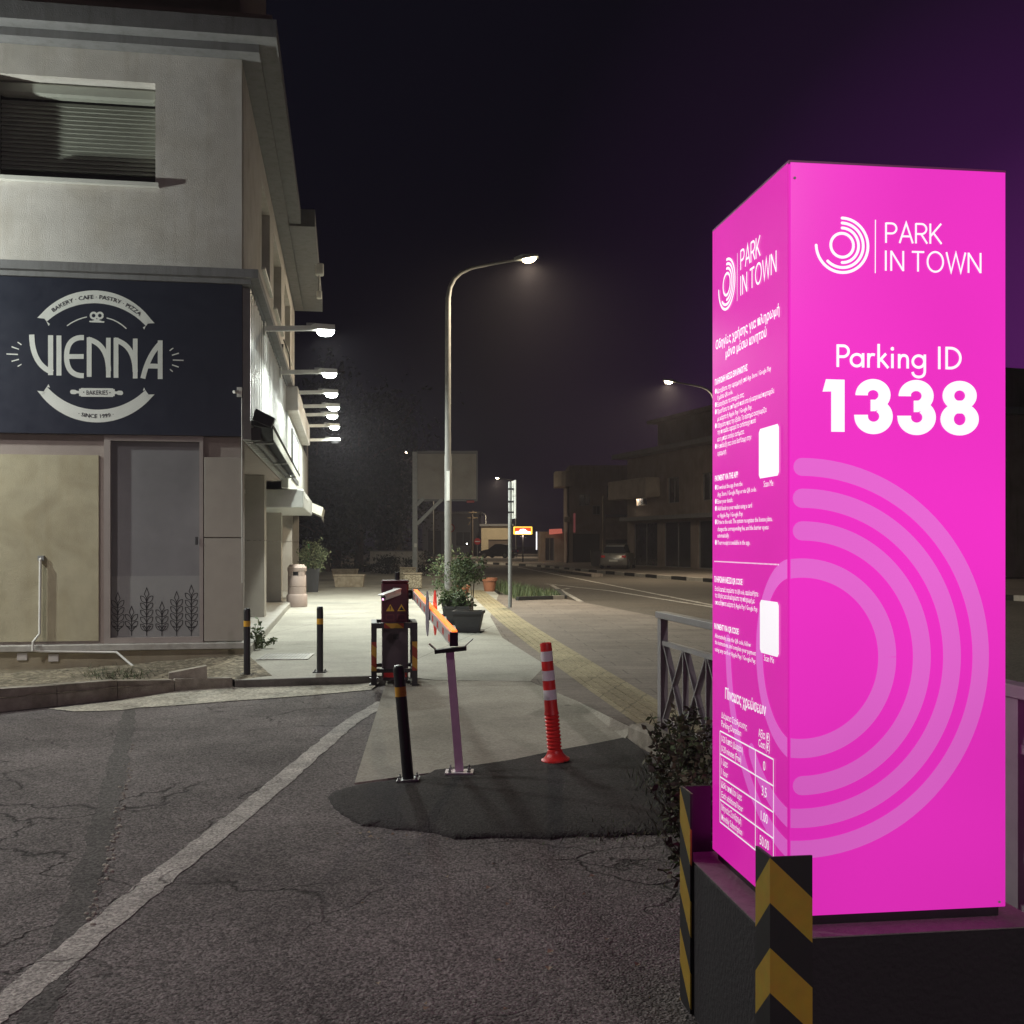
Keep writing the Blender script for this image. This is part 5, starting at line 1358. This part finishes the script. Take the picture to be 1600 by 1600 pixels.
square_pot(p3, .46, .36, .36, M_CHAR, "rearmost black pot of the three at the lamp post", R(-6), .34, .26, "plastic_pot", "pot", PG, True)
plant(p3 + Vector((0, 0, .30)), "bright green low bush in the rearmost black pot", "plant", [((0, 0, 0), (0, 0, .12), .01)], ((-.02, 0, .16), (.26, .22, .18)), 420, .085, M_LEAF[1:], 43, clumps=10)
p4 = gp(703, 940, .105)
plant(p4, "loose tall shrub growing around the lamp post foot", "shrub", [((.15, -.1, 0), (-.25, -.2, .8), .014), ((.15, -.1, 0), (.35, -.2, .9), .012), ((.1, -.1, 0), (.45, -.1, 1.15), .01)], ((.05, -.15, .78), (.62, .35, .52)), 1000, .075, M_LEAF, 44, clumps=22)
t = thing("terracotta_pot", "round terracotta pot on the pavement by the grass bed", "pot", gp(765, 924, .1))
mb = MB(); mb.lathe([(.16, 0), (.17, .02), (.215, .33), (.245, .335), (.25, .43), (.225, .43), (.215, .37), (0, .37)], 28, cap=False); mb.build("pot", M_TERRA, t, smooth=True)
t = thing("terracotta_pot", "small terracotta pot mostly hidden behind the lamp post foot", "pot", gp(708, 936, .1) + Vector((.25, .4, 0)))
mb = MB(); mb.lathe([(.13, 0), (.17, .28), (.2, .285), (.2, .36), (.17, .36), (0, .31)], 24, cap=False); mb.build("pot", M_TERRA, t, smooth=True)
mb = MB(); r = random.Random(9); bx3 = [Vector(q) for q in bx]
for _ in range(2600):
    s, u = r.random(), r.random(); a = bx3[0].lerp(bx3[1], s); b = bx3[4].lerp(bx3[2], s); q = a.lerp(b, u * .97 + .02)
    if r.random() > .35 + .65 * (1 - s): continue
    an = r.uniform(0, 6.28); L = r.uniform(.10, .42) * (1.1 - .6 * s); d = Vector((math.cos(an) * .35, math.sin(an) * .35, 1)) * L; e = Vector((-math.sin(an), math.cos(an), 0)) * .012; P0 = Vector((q.x, q.y, .065))
    mb.add([P0 - e, P0 + e, P0 + d * .6 + e * .7, P0 + d], [(0, 1, 2, 3)], r.randrange(3))
struct(mb.build("grass", M_LEAF, recalc=False), "stuff")

# ------------------------------------------------------------------ street lamps
def street_lamp(loc, rz, label, power=P_STREET, lit=True):
    t = thing("street_lamp", label, "street lamp", loc, rz, "curved arm street lamps")
    mb = MB()
    mb.tube([(0, 0, 0), (0, 0, 3.75)], .088, 16); mb.lathe([(.15, 0), (.15, .03), (.1, .04), (.09, .3)], 16)
    mb.tube([(0, 0, 3.75), (0, 0, 7.45), (.005, 0, 7.75), (.05, 0, 8.03), (.16, 0, 8.25), (.33, 0, 8.41), (.6, 0, 8.53), (1.1, 0, 8.63), (1.75, 0, 8.74)], .078, 14, r1=.03)
    mb.build("pole", mat("street lamp pole grey", (.17, .168, .16), .6, .15, 6), t, smooth=True)
    mb = MB(); mb.loft([[(1.68, -.05, 8.71), (1.68, .05, 8.71), (1.68, .05, 8.79), (1.68, -.05, 8.79)], [(1.9, -.13, 8.74), (1.9, .13, 8.74), (1.9, .11, 8.86), (1.9, -.11, 8.86)], [(2.3, -.11, 8.81), (2.3, .11, 8.81), (2.3, .08, 8.87), (2.3, -.08, 8.87)]])
    h = mb.build("lamp_head", M_STEEL, t)
    mb = MB(); n = 14; mb.loft([[(2.07 + .17 * k * math.cos(2 * math.pi * i / n), .1 * k * math.sin(2 * math.pi * i / n), 8.765 + z + .17 * .15 * k * math.cos(2 * math.pi * i / n)) for i in range(n)] for k, z in ((1, .0), (.95, -.045), (.6, -.085), (.2, -.095))])
    mb.build("lens", M_LEDW, h, smooth=True)
    light("lamp_light", 'AREA', power, WARM, t, (2.05, 0, 8.62), .28)
    mb = MB(); mb.box(-.03, .05, -.16, -.088, 2.6, 3.35); mb.build("meter_box", M_WHITEM, t)
    return t
sl = street_lamp(gp(700, 942, .1), 0, "nearest street lamp with long curved arm, standing by the black pots")
mb = MB()                              # grey junction boxes strapped on that post, and a bracket stub
o_ = [c for c in sl.children if c.name.startswith("meter_box")][0]
yb2 = 73 * 0
ll = copy_thing(sl, (-12.6, 6.2, .0), R(8), "street lamp over the parking lot, left of the picture")
for c in list(ll.children):
    if c.type == 'LIGHT':          # a cut-off luminaire: nothing above about 62 degrees
        d_ = bpy.data.lights.new("lot_light", 'SPOT'); d_.energy = P_LOT; d_.color = NEUTRAL; d_.spot_size = R(128); d_.spot_blend = .35; d_.shadow_soft_size = .14; c_loc = c.location.copy()
        n_ = bpy.data.objects.new("lamp_light", d_); COL.objects.link(n_); n_.parent = ll; n_.location = c_loc; bpy.data.objects.remove(c)
lb = copy_thing(sl, (9.5, -16.0, .0), R(150), "added fill lamp behind the viewer, outside the picture")  # unseen lamp added as pinkish fill for surfaces facing the viewer
for c in lb.children:
    if c.type == 'LIGHT': c.data = c.data.copy(); c.data.energy = P_STREET * 2.4; c.data.color = (1.0, 0.82, 0.87)
c = at(1044, 596, 47); copy_thing(sl, (c.x + 2.07, 47, .0), math.pi, "bright street lamp across the road, just left of the magenta totem")
c = at(777, 749, 117); copy_thing(sl, (c.x + 2.07, 117, .1), math.pi, "far street lamp above the road sign pole")
c = at(637, 707, 83); t_ = copy_thing(sl, (c.x + 2.07, 83, .0), math.pi, "street lamp glowing at the billboard's top left corner")
c = at(744, 802, 150); copy_thing(sl, (c.x + 1.4, 150, .0), math.pi, "small distant street lamp above the no entry sign", scale=(.7, .7, .7))
# two small far lights seen through the trees and among the houses
for x, y, Y, lb, cc in ((527.5, 751, 75, "tiny white lamp glowing through the dark trees", (1, .95, .85)), (729.5, 849.5, 112, "tiny white lamp low on the dark far building", (.9, .9, 1))):
    t = thing("small_lamp", lb, "lamp", at(x, y, Y), 0)
    mb = MB(); mb.lathe([(.0, -.06), (.05, -.04), (.065, 0), (.05, .04), (.0, .06)], 12, cap=False); mb.build("bulb", mat("small lamp bulb", (.8, .8, .8), .5, 0, emit=cc, estr=14), t, smooth=True)
    mb = MB(); mb.tube([(0, .06, .06), (0, .06, -3.0 if Y < 100 else -.3)], .03, 8); mb.build("post", M_BLACK, t)

# ------------------------------------------------------------------ billboard, road signs, lit shop sign
bb = at(648.5, 905, 45); bb.z = .1
t = thing("billboard", "blank grey billboard on a single post with diagonal brace", "billboard", bb, 0)
q = lambda x, y: at(x, y, 45) - bb
mb = MB(); mb.box(-.10, .10, -.1, .1, 0, q(0, 706).z); mb.build("post", M_STEEL, t)
a, b_ = q(653, 780), q(744, 709)
mb = MB(); mb.box(.101, b_.x, .0, .22, a.z, b_.z, 0, .01); mb.build("panel", mat("blank billboard skin", (.36, .34, .31), .6, .06, 2, stain=.15), t)
mb = MB(); mb.box(.09, b_.x + .05, -.04, .26, b_.z + .001, b_.z + .12); mb.box(.101, b_.x + .04, -.02, .24, a.z - .08, a.z - .001); mb.box(b_.x + .001, b_.x + .05, -.02, .24, a.z, b_.z); mb.build("frame", mat("billboard frame steel", (.16, .16, .17), .5, .1), t)
mb = MB(); mb.beam(q(651.5, 819), q(691, 780), .12, .14); mb.beam(q(651.5, 789), q(662, 778), .10, .14); mb.build("brace", M_STEEL, t)
c = q(735, 783.5); mb = MB(); mb.box(c.x - .16, c.x + .16, -.02, .0, c.z - .05, c.z + .05); mb.build("name_plate", mat("red name plate", (.5, .06, .06), .5, .1), t)
c = q(649.5, 852); mb = MB(); mb.box(c.x - .06, c.x + .06, -.108, -.101, c.z - .08, c.z + .08); mb.build("label_plate", M_WHITEM, t)
rp_ = gp(797, 949, .1)
t = thing("road_sign", "tall grey pole with pale road sign plates seen edge on", "road sign", rp_, 0)
mb = MB(); mb.lathe([(.045, 0), (.045, 2.95), (.04, 2.97), (.0, 2.975)], 16, cap=False); mb.build("pole", M_STEEL, t, smooth=True)
for z0, z1 in ((2.1, 2.62), (2.63, 3.0)):
    mb = MB(); d = Vector((.10, -.58)).normalized(); e = Vector((-d.y, d.x))
    c0 = Vector((.085, .04)) - d * .28; c1 = c0 + d * .58
    mb.hexa([(*(c0 - e * .008), z0), (*(c1 - e * .008), z0), (*(c1 + e * .008), z0), (*(c0 + e * .008), z0), (*(c0 - e * .008), z1), (*(c1 - e * .008), z1), (*(c1 + e * .008), z1), (*(c0 + e * .008), z1)]); mb.build("sign_plate", M_WHITEM, t)
mb = MB()
for z in (2.25, 2.5, 2.8): mb.box(-.05, .09, -.05, .05, z - .02, z + .02)
mb.build("clamp", M_BLACK, t)
def disc_sign(px, py, Y, r_, label, name, kind):
    c = at(px, py, Y); t = thing(name, label, "road sign", (c.x, Y, .0), 0)
    mb = MB(); mb.tube([(0, .05, 0), (0, .05, c.z + r_)], .035, 10); mb.build("pole", M_STEEL, t)
    n = 32; rg = lambda rr, y: [(rr * math.cos(2 * math.pi * i / n), y, c.z + rr * math.sin(2 * math.pi * i / n)) for i in range(n)]
    mr = mat("red sign face", (.50, .03, .035), .35, .05, emit=(.5, .02, .03), estr=.0)
    mb = MB(); mb.loft([rg(r_, 0), rg(r_, .012)]); mb.build("sign_plate", mr, t)
    mb = MB()
    if kind == "bar": mb.box(-r_ * .72, r_ * .72, -.006, -.001, c.z - r_ * .14, c.z + r_ * .14)
    else: mb.loft([rg(r_ * .74, -.004), rg(r_ * .74, -.001)])
    mb.build("symbol", M_WBAND, t); return t
disc_sign(746, 846, 95, .30, "small red no entry sign with white bar beyond the road", "no_entry_sign", "bar")
disc_sign(703.5, 825, 78, .33, "round red ringed prohibition sign half hidden by the lamp post", "prohibition_sign", "ring")
c = at(817, 829, 86)
t = thing("lit_shop_sign", "lit yellow red and white shop sign on a dark post across the road", "lit sign", (c.x, 86, .1), 0)
mb = MB(); mb.box(-.06, .06, .02, .14, 0, c.z - .42); mb.build("post", M_BLACK, t)
mb = MB(); mb.box(-.76, .76, 0, .18, c.z - .42, c.z + .22, 0, .04); mb.build("sign_box", mat("lit yellow sign box", (.8, .6, .1), .4, 0, emit=(1, .62, .08), estr=1.8), t)
mb = MB(); mb.box(-.66, .66, -.006, -.001, c.z - .16, c.z + .14); mb.build("red_field", mat("lit red sign field", (.8, .1, .05), .4, 0, emit=(1, .07, .015), estr=1.3), t)
mb = MB(); mb.prism([(-.62, -.36), (.62, -.36), (.60, -.2), (.32, -.14), (.2, .0), (.02, .03), (-.2, .0), (-.3, -.14), (-.58, -.2)], lambda a, b, d: (a, -.010 + d, c.z + b), .003); mb.build("white_field", mat("lit white sign field", (1, 1, 1), .4, 0, emit=(1, .97, .9), estr=3.5), t)
light("lamp_light", 'AREA', 18, (1, .8, .6), t, (0, -.1, c.z - .5), .3)

# ------------------------------------------------------------------ far buildings across the road
def opening(par, fnb, a0, a1, z0, z1, name="window", m=None, frame=True, d=.06):
    """a recessed pane inside a real opening, with a frame"""
    mb = MB(); mb.prism([(a0 - .03, z0 - .03), (a1 + .03, z0 - .03), (a1 + .03, z1 + .03), (a0 - .03, z1 + .03)], lambda a, b, t: fnb(a, b, .201 + t), .03)
    o = mb.build(name, m or M_GLASS, par)
    if frame:
        mb = MB(); w = .05; am = (a0 + a1) / 2
        for x0, x1, y0, y1 in ((a0, a0 + w, z0, z1), (a1 - w, a1, z0, z1), (a0 + w, a1 - w, z0, z0 + w), (a0 + w, a1 - w, z1 - w, z1), (am - w / 2, am + w / 2, z0 + w, z1 - w)):
            mb.prism([(x0, y0), (x1, y0), (x1, y1), (x0, y1)], lambda a, b, t: fnb(a, b, .14 + t), .06)
        mb.build("frame", M_TRIM, o)
    return o
M_FARW = mat("far tan render", (.27, .22, .195), .9, .14, 1.2, stain=.25, stain_scale=.6, streak=.3)
M_FARB = mat("far beige balcony render", (.42, .36, .30), .9, .1, 1.5, stain=.2)
# corner block
ab = at(882, 885, 84); ab.z = .12
Bk = thing("corner_building", "three storey tan corner building behind the parked car", "building", ab, 0)
qa = lambda x: (x - 882) / F * 84
za = lambda y: EYE + (HY - y) / F * 84 - .12
fa_ = lambda a, z, d: (a, d, z)
hol = [(qa(895), qa(937), .05, za(834)), (qa(926), qa(938), za(804), za(790)), (qa(948), qa(970), za(778), za(758)), (qa(946), qa(980), za(850), za(843)), (qa(905), qa(922), za(790), za(772))]
mb = MB(); mb.panel(fa_, qa(895) - .3, qa(992), 0, za(727), hol, .2); mb.box(qa(895) - .3, qa(992), .2001, 9, 0, za(727) - .001); mb.build("wall", M_FARW, Bk)
for h in hol[1:3] + hol[4:]: opening(Bk, lambda a, z, t: (a, t - .05, z), h[0], h[1], h[2], h[3])
opening(Bk, lambda a, z, t: (a, t - .05, z), *hol[0], name="garage_door", m=mat("dark roller door", (.04, .038, .036), .6, .1), frame=False)
opening(Bk, lambda a, z, t: (a, t - .05, z), *hol[3], m=M_BLACK, frame=False)
mb = MB(); mb.loft([[(qa(894) + 1.0 * math.cos(R(t)) - .35, .8 + 1.0 * math.sin(R(t)), z) for t in range(180, 361, 20)] + [(qa(894) + .65, 3, z), (qa(894) - 1.35, 3, z)] for z in (za(760), za(736))]); mb.build("balcony", M_FARB, Bk)
mb = MB(); mb.box(qa(884), qa(894) - .5, .0, 3, 0, za(760) - .001); mb.build("wall", M_FARW, Bk)
mb = MB(); mb.box(qa(881), qa(890), -.5, -.02, za(816), za(808), 0, .03); mb.build("balcony", M_FARB, Bk)
mb = MB(); mb.box(qa(945), qa(985), -.35, -.001, za(808), za(804)); mb.build("canopy_slab", M_TRIM, Bk)
mb = MB(); mb.box(qa(946), qa(981), -.03, -.0005, za(842), za(810)); mb.build("wall_panel", M_FARB, Bk)
mb = MB(); mb.box(qa(896), qa(899), -.08, -.02, za(832), za(802)); mb.build("lit_banner", mat("pink lit banner", (.5, .15, .15), .6, .1, emit=(.9, .22, .24), estr=.09), Bk)
mb = MB(); mb.tube([(qa(942), -.1, 0), (qa(942), -.1, za(775))], .06, 8); mb.build("drain_pipe", M_FARB, Bk)
# long block along the road, running towards the camera
lo_ = Vector((7.8, 72, .12)); la = math.atan2(-.95, .31)
Bl = thing("shop_building", "long dark shop building along the road left of and behind the totem", "building", lo_, la)
fb = lambda a, z, d: (a, d, z)           # a towards the camera, d away from the road
hol = [(1 + 4.5 * k, 4.6 + 4.5 * k, .05, 2.85) for k in range(6)] + [(1.5 + 4.5 * k, 3.1 + 4.5 * k, 4.0, 5.6) for k in range(6)]
mb = MB(); mb.panel(fb, 0, 28, 0, 7.2, hol, .2); mb.box(0, 28, .2001, 10, 0, 7.199); mb.build("wall", M_FARW, Bl)
for h in hol[:5] + hol[6:11]:
    opening(Bl, lambda a, z, t: (a, t - .05, z), *h, name="shop_window" if h[2] < 1 else "window")
mb = MB(); mb.box(-.6, 28.5, -.9, 10, 7.2015, 7.5); mb.build("roof_slab", M_TRIM, Bl)
mb = MB(); mb.box(3, 27, .8, 9, 7.501, 9.3); mb.box(2.6, 27, .2, 9.2, 9.301, 9.5); mb.build("upper_storey", M_FARW, Bl)
mb = MB(); mb.box(-1.0, 5.0, -1.0, -.001, 4.45, 5.7, 0, .05); mb.build("balcony", M_FARB, Bl)
mb = MB(); mb.box(0, 27, -.6, -.002, 3.0, 3.25); mb.build("canopy_slab", M_TRIM, Bl)
t = thing("wall_lamp", "lit wall lamp on a thin arm at the far shop building's corner", "wall lamp", at(998, 768, 70.5), 0)
mb = MB(); mb.tube([(-.18, .3, -1.4), (-.15, .2, -.5), (-.05, 0, .05)], .03, 8); mb.build("arm", M_STEEL, t)
mb = MB(); mb.loft([[(.2 * math.cos(i * math.pi / 6) * k, .16 * math.sin(i * math.pi / 6) * k, z) for i in range(12)] for k, z in ((1, 0), (.8, -.09), (.3, -.13))]); mb.build("lens", M_LEDW, t, smooth=True)
mb = MB(); mb.box(-.24, .22, -.18, .18, .002, .07, 0, .02); mb.build("lamp_head", M_STEEL, t)
light("lamp_light", 'AREA', 150, WARM, t, (0, 0, -.2), .3)
# kiosk with a lit edge
kb = at(842, 880, 88); kb.z = .12
t = thing("kiosk", "low dark kiosk with a red lit canopy edge and white light tube", "kiosk", kb, 0)
qk = lambda x: (x - 842) / F * 88
mb = MB(); mb.panel(fa_, 0, qk(893), 0, 2.5, [(qk(852), qk(866), .1, 2.0)], .2); mb.box(0, qk(893), .2001, 4, 0, 2.499); mb.build("wall", M_FARW, t)
opening(t, lambda a, z, q: (a, q - .05, z), qk(852), qk(866), .1, 2.0, "door")
mb = MB(); mb.hexa([(qk(858), -.8, 2.25), (qk(878), -.8, 2.35), (qk(878), -.002, 2.45), (qk(858), -.002, 2.4), (qk(858), -.8, 2.30), (qk(878), -.8, 2.40), (qk(878), -.002, 2.75), (qk(858), -.002, 2.7)]); mb.build("canopy", mat("red lit canopy", (.5, .12, .1), .5, .1, emit=(1, .25, .18), estr=.35), t)
mb = MB(); mb.box(-.24, -.14, -.1, 0, 1.0, 2.5, 0, .02); mb.build("light_tube", mat("white light tube", (.9, .9, .9), .5, 0, emit=(.9, .92, 1), estr=1.3), t)
# cream house and dark warehouse at the end of the road
hb = at(752, 872, 124); hb.z = .12
t = thing("garage_house", "low cream house with a wide garage door at the road's end", "house", hb, 0)
qh = lambda x: (x - 752) / F * 124
zh = lambda y: EYE + (HY - y) / F * 124 - .12
mb = MB(); mb.panel(fa_, 0, qh(800), 0, zh(822), [(qh(763), qh(795), .02, zh(843))], .2); mb.box(0, qh(800), .2001, 7, 0, zh(822) - .001); mb.build("wall", mat("cream render", (.52, .44, .30), .9, .1, 1.5), t)
opening(t, lambda a, z, q: (a, q - .05, z), qh(763), qh(795), .02, zh(843), "garage_door", mat("brown garage door", (.12, .09, .07), .6, .1), False)
mb = MB(); mb.box(-.2, qh(800) + .2, -.3, 7.2, zh(822) + .001, zh(822) + .25); mb.build("roof", M_TRIM, t)
wb_ = at(660, 872, 132); wb_.z = .12
t = thing("warehouse", "dark flat roofed building behind the billboard post", "building", wb_, 0)
qw = lambda x: (x - 660) / F * 132
mb = MB(); mb.panel(fa_, 0, qw(748), 0, 5.2, [(qw(668), qw(690), .1, 3.2), (qw(712), qw(735), 1.2, 3.0)], .2); mb.box(0, qw(748), .2001, 9, 0, 5.199); mb.build("wall", mat("blue grey far render", (.12, .12, .14), .9, .1, 1), t)
opening(t, lambda a, z, q: (a, q - .05, z), qw(668), qw(690), .1, 3.2, "door"); opening(t, lambda a, z, q: (a, q - .05, z), qw(712), qw(735), 1.2, 3.0)
mb = MB(); mb.box(-.2, qw(748) + .2, -.2, 9.2, 5.201, 5.5); mb.build("roof", M_TRIM, t)
# pale garden wall behind the pavement
a, b_ = at(578, 890, 61), at(662, 890, 61)
t = thing("garden_wall", "low pale garden wall behind the dark hedge", "wall", (a.x, 61, 0), 0)
mb = MB(); mb.box(0, b_.x - a.x, 0, .2, -.05, 1.18, 0, .01); mb.build("wall", M_WALL, t)
mb = MB(); mb.box(-.03, b_.x - a.x + .03, -.03, .23, 1.181, 1.24); mb.build("coping", M_TRIM, t)
# utility pole with crossarms and a bin near the house
c = at(738, 845, 118); t = thing("utility_pole", "wooden utility pole with crossarms beyond the road", "utility pole", (c.x, 118, .1), 0)
mb = MB(); mb.tube([(0, 0, 0), (0, 0, 5.2)], .13, 10, r1=.09); mb.build("pole", M_BARK, t)
mb = MB(); mb.beam((-.55, 0, 4.4), (.6, 0, 4.4), .1, .1); mb.beam((-.4, -.06, 5.0), (.5, -.06, 5.0), .1, .1); mb.beam((-.45, 0, 3.6), (0, 0, 4.3), .08, .08); mb.build("crossarm", mat("weathered wood", (.24, .18, .10), .8, .2, 8), t)

# ------------------------------------------------------------------ parked cars
def car(loc, rz, label, paint):
    t = thing("parked_car", label, "car", loc, rz, "cars parked across the road")
    # length along y, front at +y
    prof = [(-2.0, .60, .35, .78), (-1.9, .78, .25, .92), (-1.2, .84, .22, .96), (0, .86, .22, .95), (1.0, .84, .22, .90), (1.75, .76, .25, .74), (2.0, .58, .33, .58)]
    mb = MB(); mb.loft([[(-w, y, z0), (-w * .9, y, z0 - .03), (w * .9, y, z0 - .03), (w, y, z0), (w * 1.01, y, (z0 + z1) / 2), (w * .93, y, z1), (-w * .93, y, z1), (-w * 1.01, y, (z0 + z1) / 2)] for y, w, z0, z1 in prof]); mb.build("body", paint, t, smooth=True)
    g = [(-1.78, .68, .9), (-1.35, .60, 1.32), (-.6, .60, 1.45), (.15, .60, 1.43), (.95, .68, .88)]
    mb = MB(); mb.loft([[(-w, y, .86), (w, y, .86), (w * .92, y, max(.87, z)), (-w * .92, y, max(.87, z))] for y, w, z in g]); mb.build("window", M_GLASS, t, smooth=False)
    mb = MB(); mb.loft([[(-.56, y, z), (.56, y, z), (.53, y, z + .03), (-.53, y, z + .03)] for y, z in ((-1.3, 1.335), (-.6, 1.452), (.15, 1.432))]); mb.build("roof", paint, t)
    for x in (-.80, .80):
        for y in (-1.25, 1.25):
            mb = MB(); s = 1 if x > 0 else -1
            mb.tube([(x - s * .1, y, .30), (x + s * .06, y, .30)], .30, 20); wl_ = mb.build("wheel", M_CHAR, t)
            mb = MB(); mb.tube([(x + s * .061, y, .30), (x + s * .07, y, .30)], .19, 14); mb.build("rim", M_STEEL, wl_)
    for x in (-.6, .6):
        mb = MB(); mb.box(x - .13, x + .13, -2.005, -1.88, .66, .80, 0, .02); mb.build("tail_light", M_RED, t)
        mb = MB(); mb.box(x - .14, x + .14, 1.86, 1.985, .52, .64, 0, .02); mb.build("headlight", M_WHITEM, t)
    mb = MB(); mb.box(-.26, .26, -2.03, -2.0, .44, .55); mb.build("number_plate", M_WHITEM, t)
    return t
c = gp(966, 888, .13); car((c.x, c.y, .13), R(-14), "silver hatchback parked before the tan corner building", mat("silver car paint", (.34, .33, .31), .3, .05, 4, metal=.5))
c = at(779, 870, 112); car((c.x, 112, .13), R(60), "dark car parked in front of the cream garage house", mat("dark car paint", (.05, .05, .055), .25, .05, 4))
t = thing("wheelie_bin", "grey wheeled refuse bin standing beside the silver car", "bin", (at(930, 0, 68).x, 68, .13), 0)
mb = MB(); mb.loft([[(-.24, -.25, .05), (.24, -.25, .05), (.24, .25, .05), (-.24, .25, .05)], [(-.3, -.34, 1.0), (.3, -.34, 1.0), (.3, .34, 1.0), (-.3, .34, 1.0)]]); mb.build("body", M_CHAR, t)
mb = MB(); mb.box(-.33, .33, -.38, .36, 1.001, 1.08, 0, .02); mb.build("lid", M_CHAR, t)

# ------------------------------------------------------------------ trees and hedges in the dark
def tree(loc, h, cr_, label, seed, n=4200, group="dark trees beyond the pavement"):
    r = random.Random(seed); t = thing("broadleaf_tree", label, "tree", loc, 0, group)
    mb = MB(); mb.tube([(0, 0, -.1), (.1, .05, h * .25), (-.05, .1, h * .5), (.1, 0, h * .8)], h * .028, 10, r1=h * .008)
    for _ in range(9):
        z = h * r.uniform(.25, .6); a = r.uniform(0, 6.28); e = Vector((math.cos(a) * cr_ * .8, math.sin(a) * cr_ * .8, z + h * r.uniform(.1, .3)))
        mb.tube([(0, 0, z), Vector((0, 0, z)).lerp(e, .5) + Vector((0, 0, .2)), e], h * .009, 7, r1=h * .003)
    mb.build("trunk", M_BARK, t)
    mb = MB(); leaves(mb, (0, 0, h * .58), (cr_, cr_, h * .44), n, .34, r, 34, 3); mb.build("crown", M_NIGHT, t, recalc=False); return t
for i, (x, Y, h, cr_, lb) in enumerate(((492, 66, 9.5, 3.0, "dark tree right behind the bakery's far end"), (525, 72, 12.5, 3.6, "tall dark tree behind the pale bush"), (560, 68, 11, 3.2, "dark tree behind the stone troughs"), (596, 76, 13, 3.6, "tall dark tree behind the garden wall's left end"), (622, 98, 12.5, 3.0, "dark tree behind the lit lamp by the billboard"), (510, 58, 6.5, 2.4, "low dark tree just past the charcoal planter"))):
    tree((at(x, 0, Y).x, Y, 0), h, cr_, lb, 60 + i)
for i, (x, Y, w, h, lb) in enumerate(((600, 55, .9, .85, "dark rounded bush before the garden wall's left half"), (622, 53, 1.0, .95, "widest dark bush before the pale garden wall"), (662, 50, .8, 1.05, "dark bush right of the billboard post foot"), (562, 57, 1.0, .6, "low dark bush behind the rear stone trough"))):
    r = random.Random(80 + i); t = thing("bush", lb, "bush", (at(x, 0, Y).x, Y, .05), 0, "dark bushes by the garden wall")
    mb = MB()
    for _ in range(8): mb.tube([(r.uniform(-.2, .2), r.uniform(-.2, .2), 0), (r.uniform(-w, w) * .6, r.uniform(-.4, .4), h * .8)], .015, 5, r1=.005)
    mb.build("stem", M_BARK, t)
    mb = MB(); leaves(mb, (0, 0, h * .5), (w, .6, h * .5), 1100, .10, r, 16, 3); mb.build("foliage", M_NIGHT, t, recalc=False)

# ------------------------------------------------------------------ thin night haze round everything
hz = MB(); hz.box(-520, 520, -70, 720, -1, 14)
m = bpy.data.materials.new("night haze"); m.use_nodes = True; m.node_tree.nodes.clear()
o_ = m.node_tree.nodes.new("ShaderNodeOutputMaterial"); v_ = m.node_tree.nodes.new("ShaderNodeVolumePrincipled")
v_.inputs["Color"].default_value = (.88, .82, .92, 1); v_.inputs["Density"].default_value = .0008; v_.inputs["Anisotropy"].default_value = .3
m.node_tree.links.new(v_.outputs[0], o_.inputs["Volume"])
struct(hz.build("haze", m), "stuff")
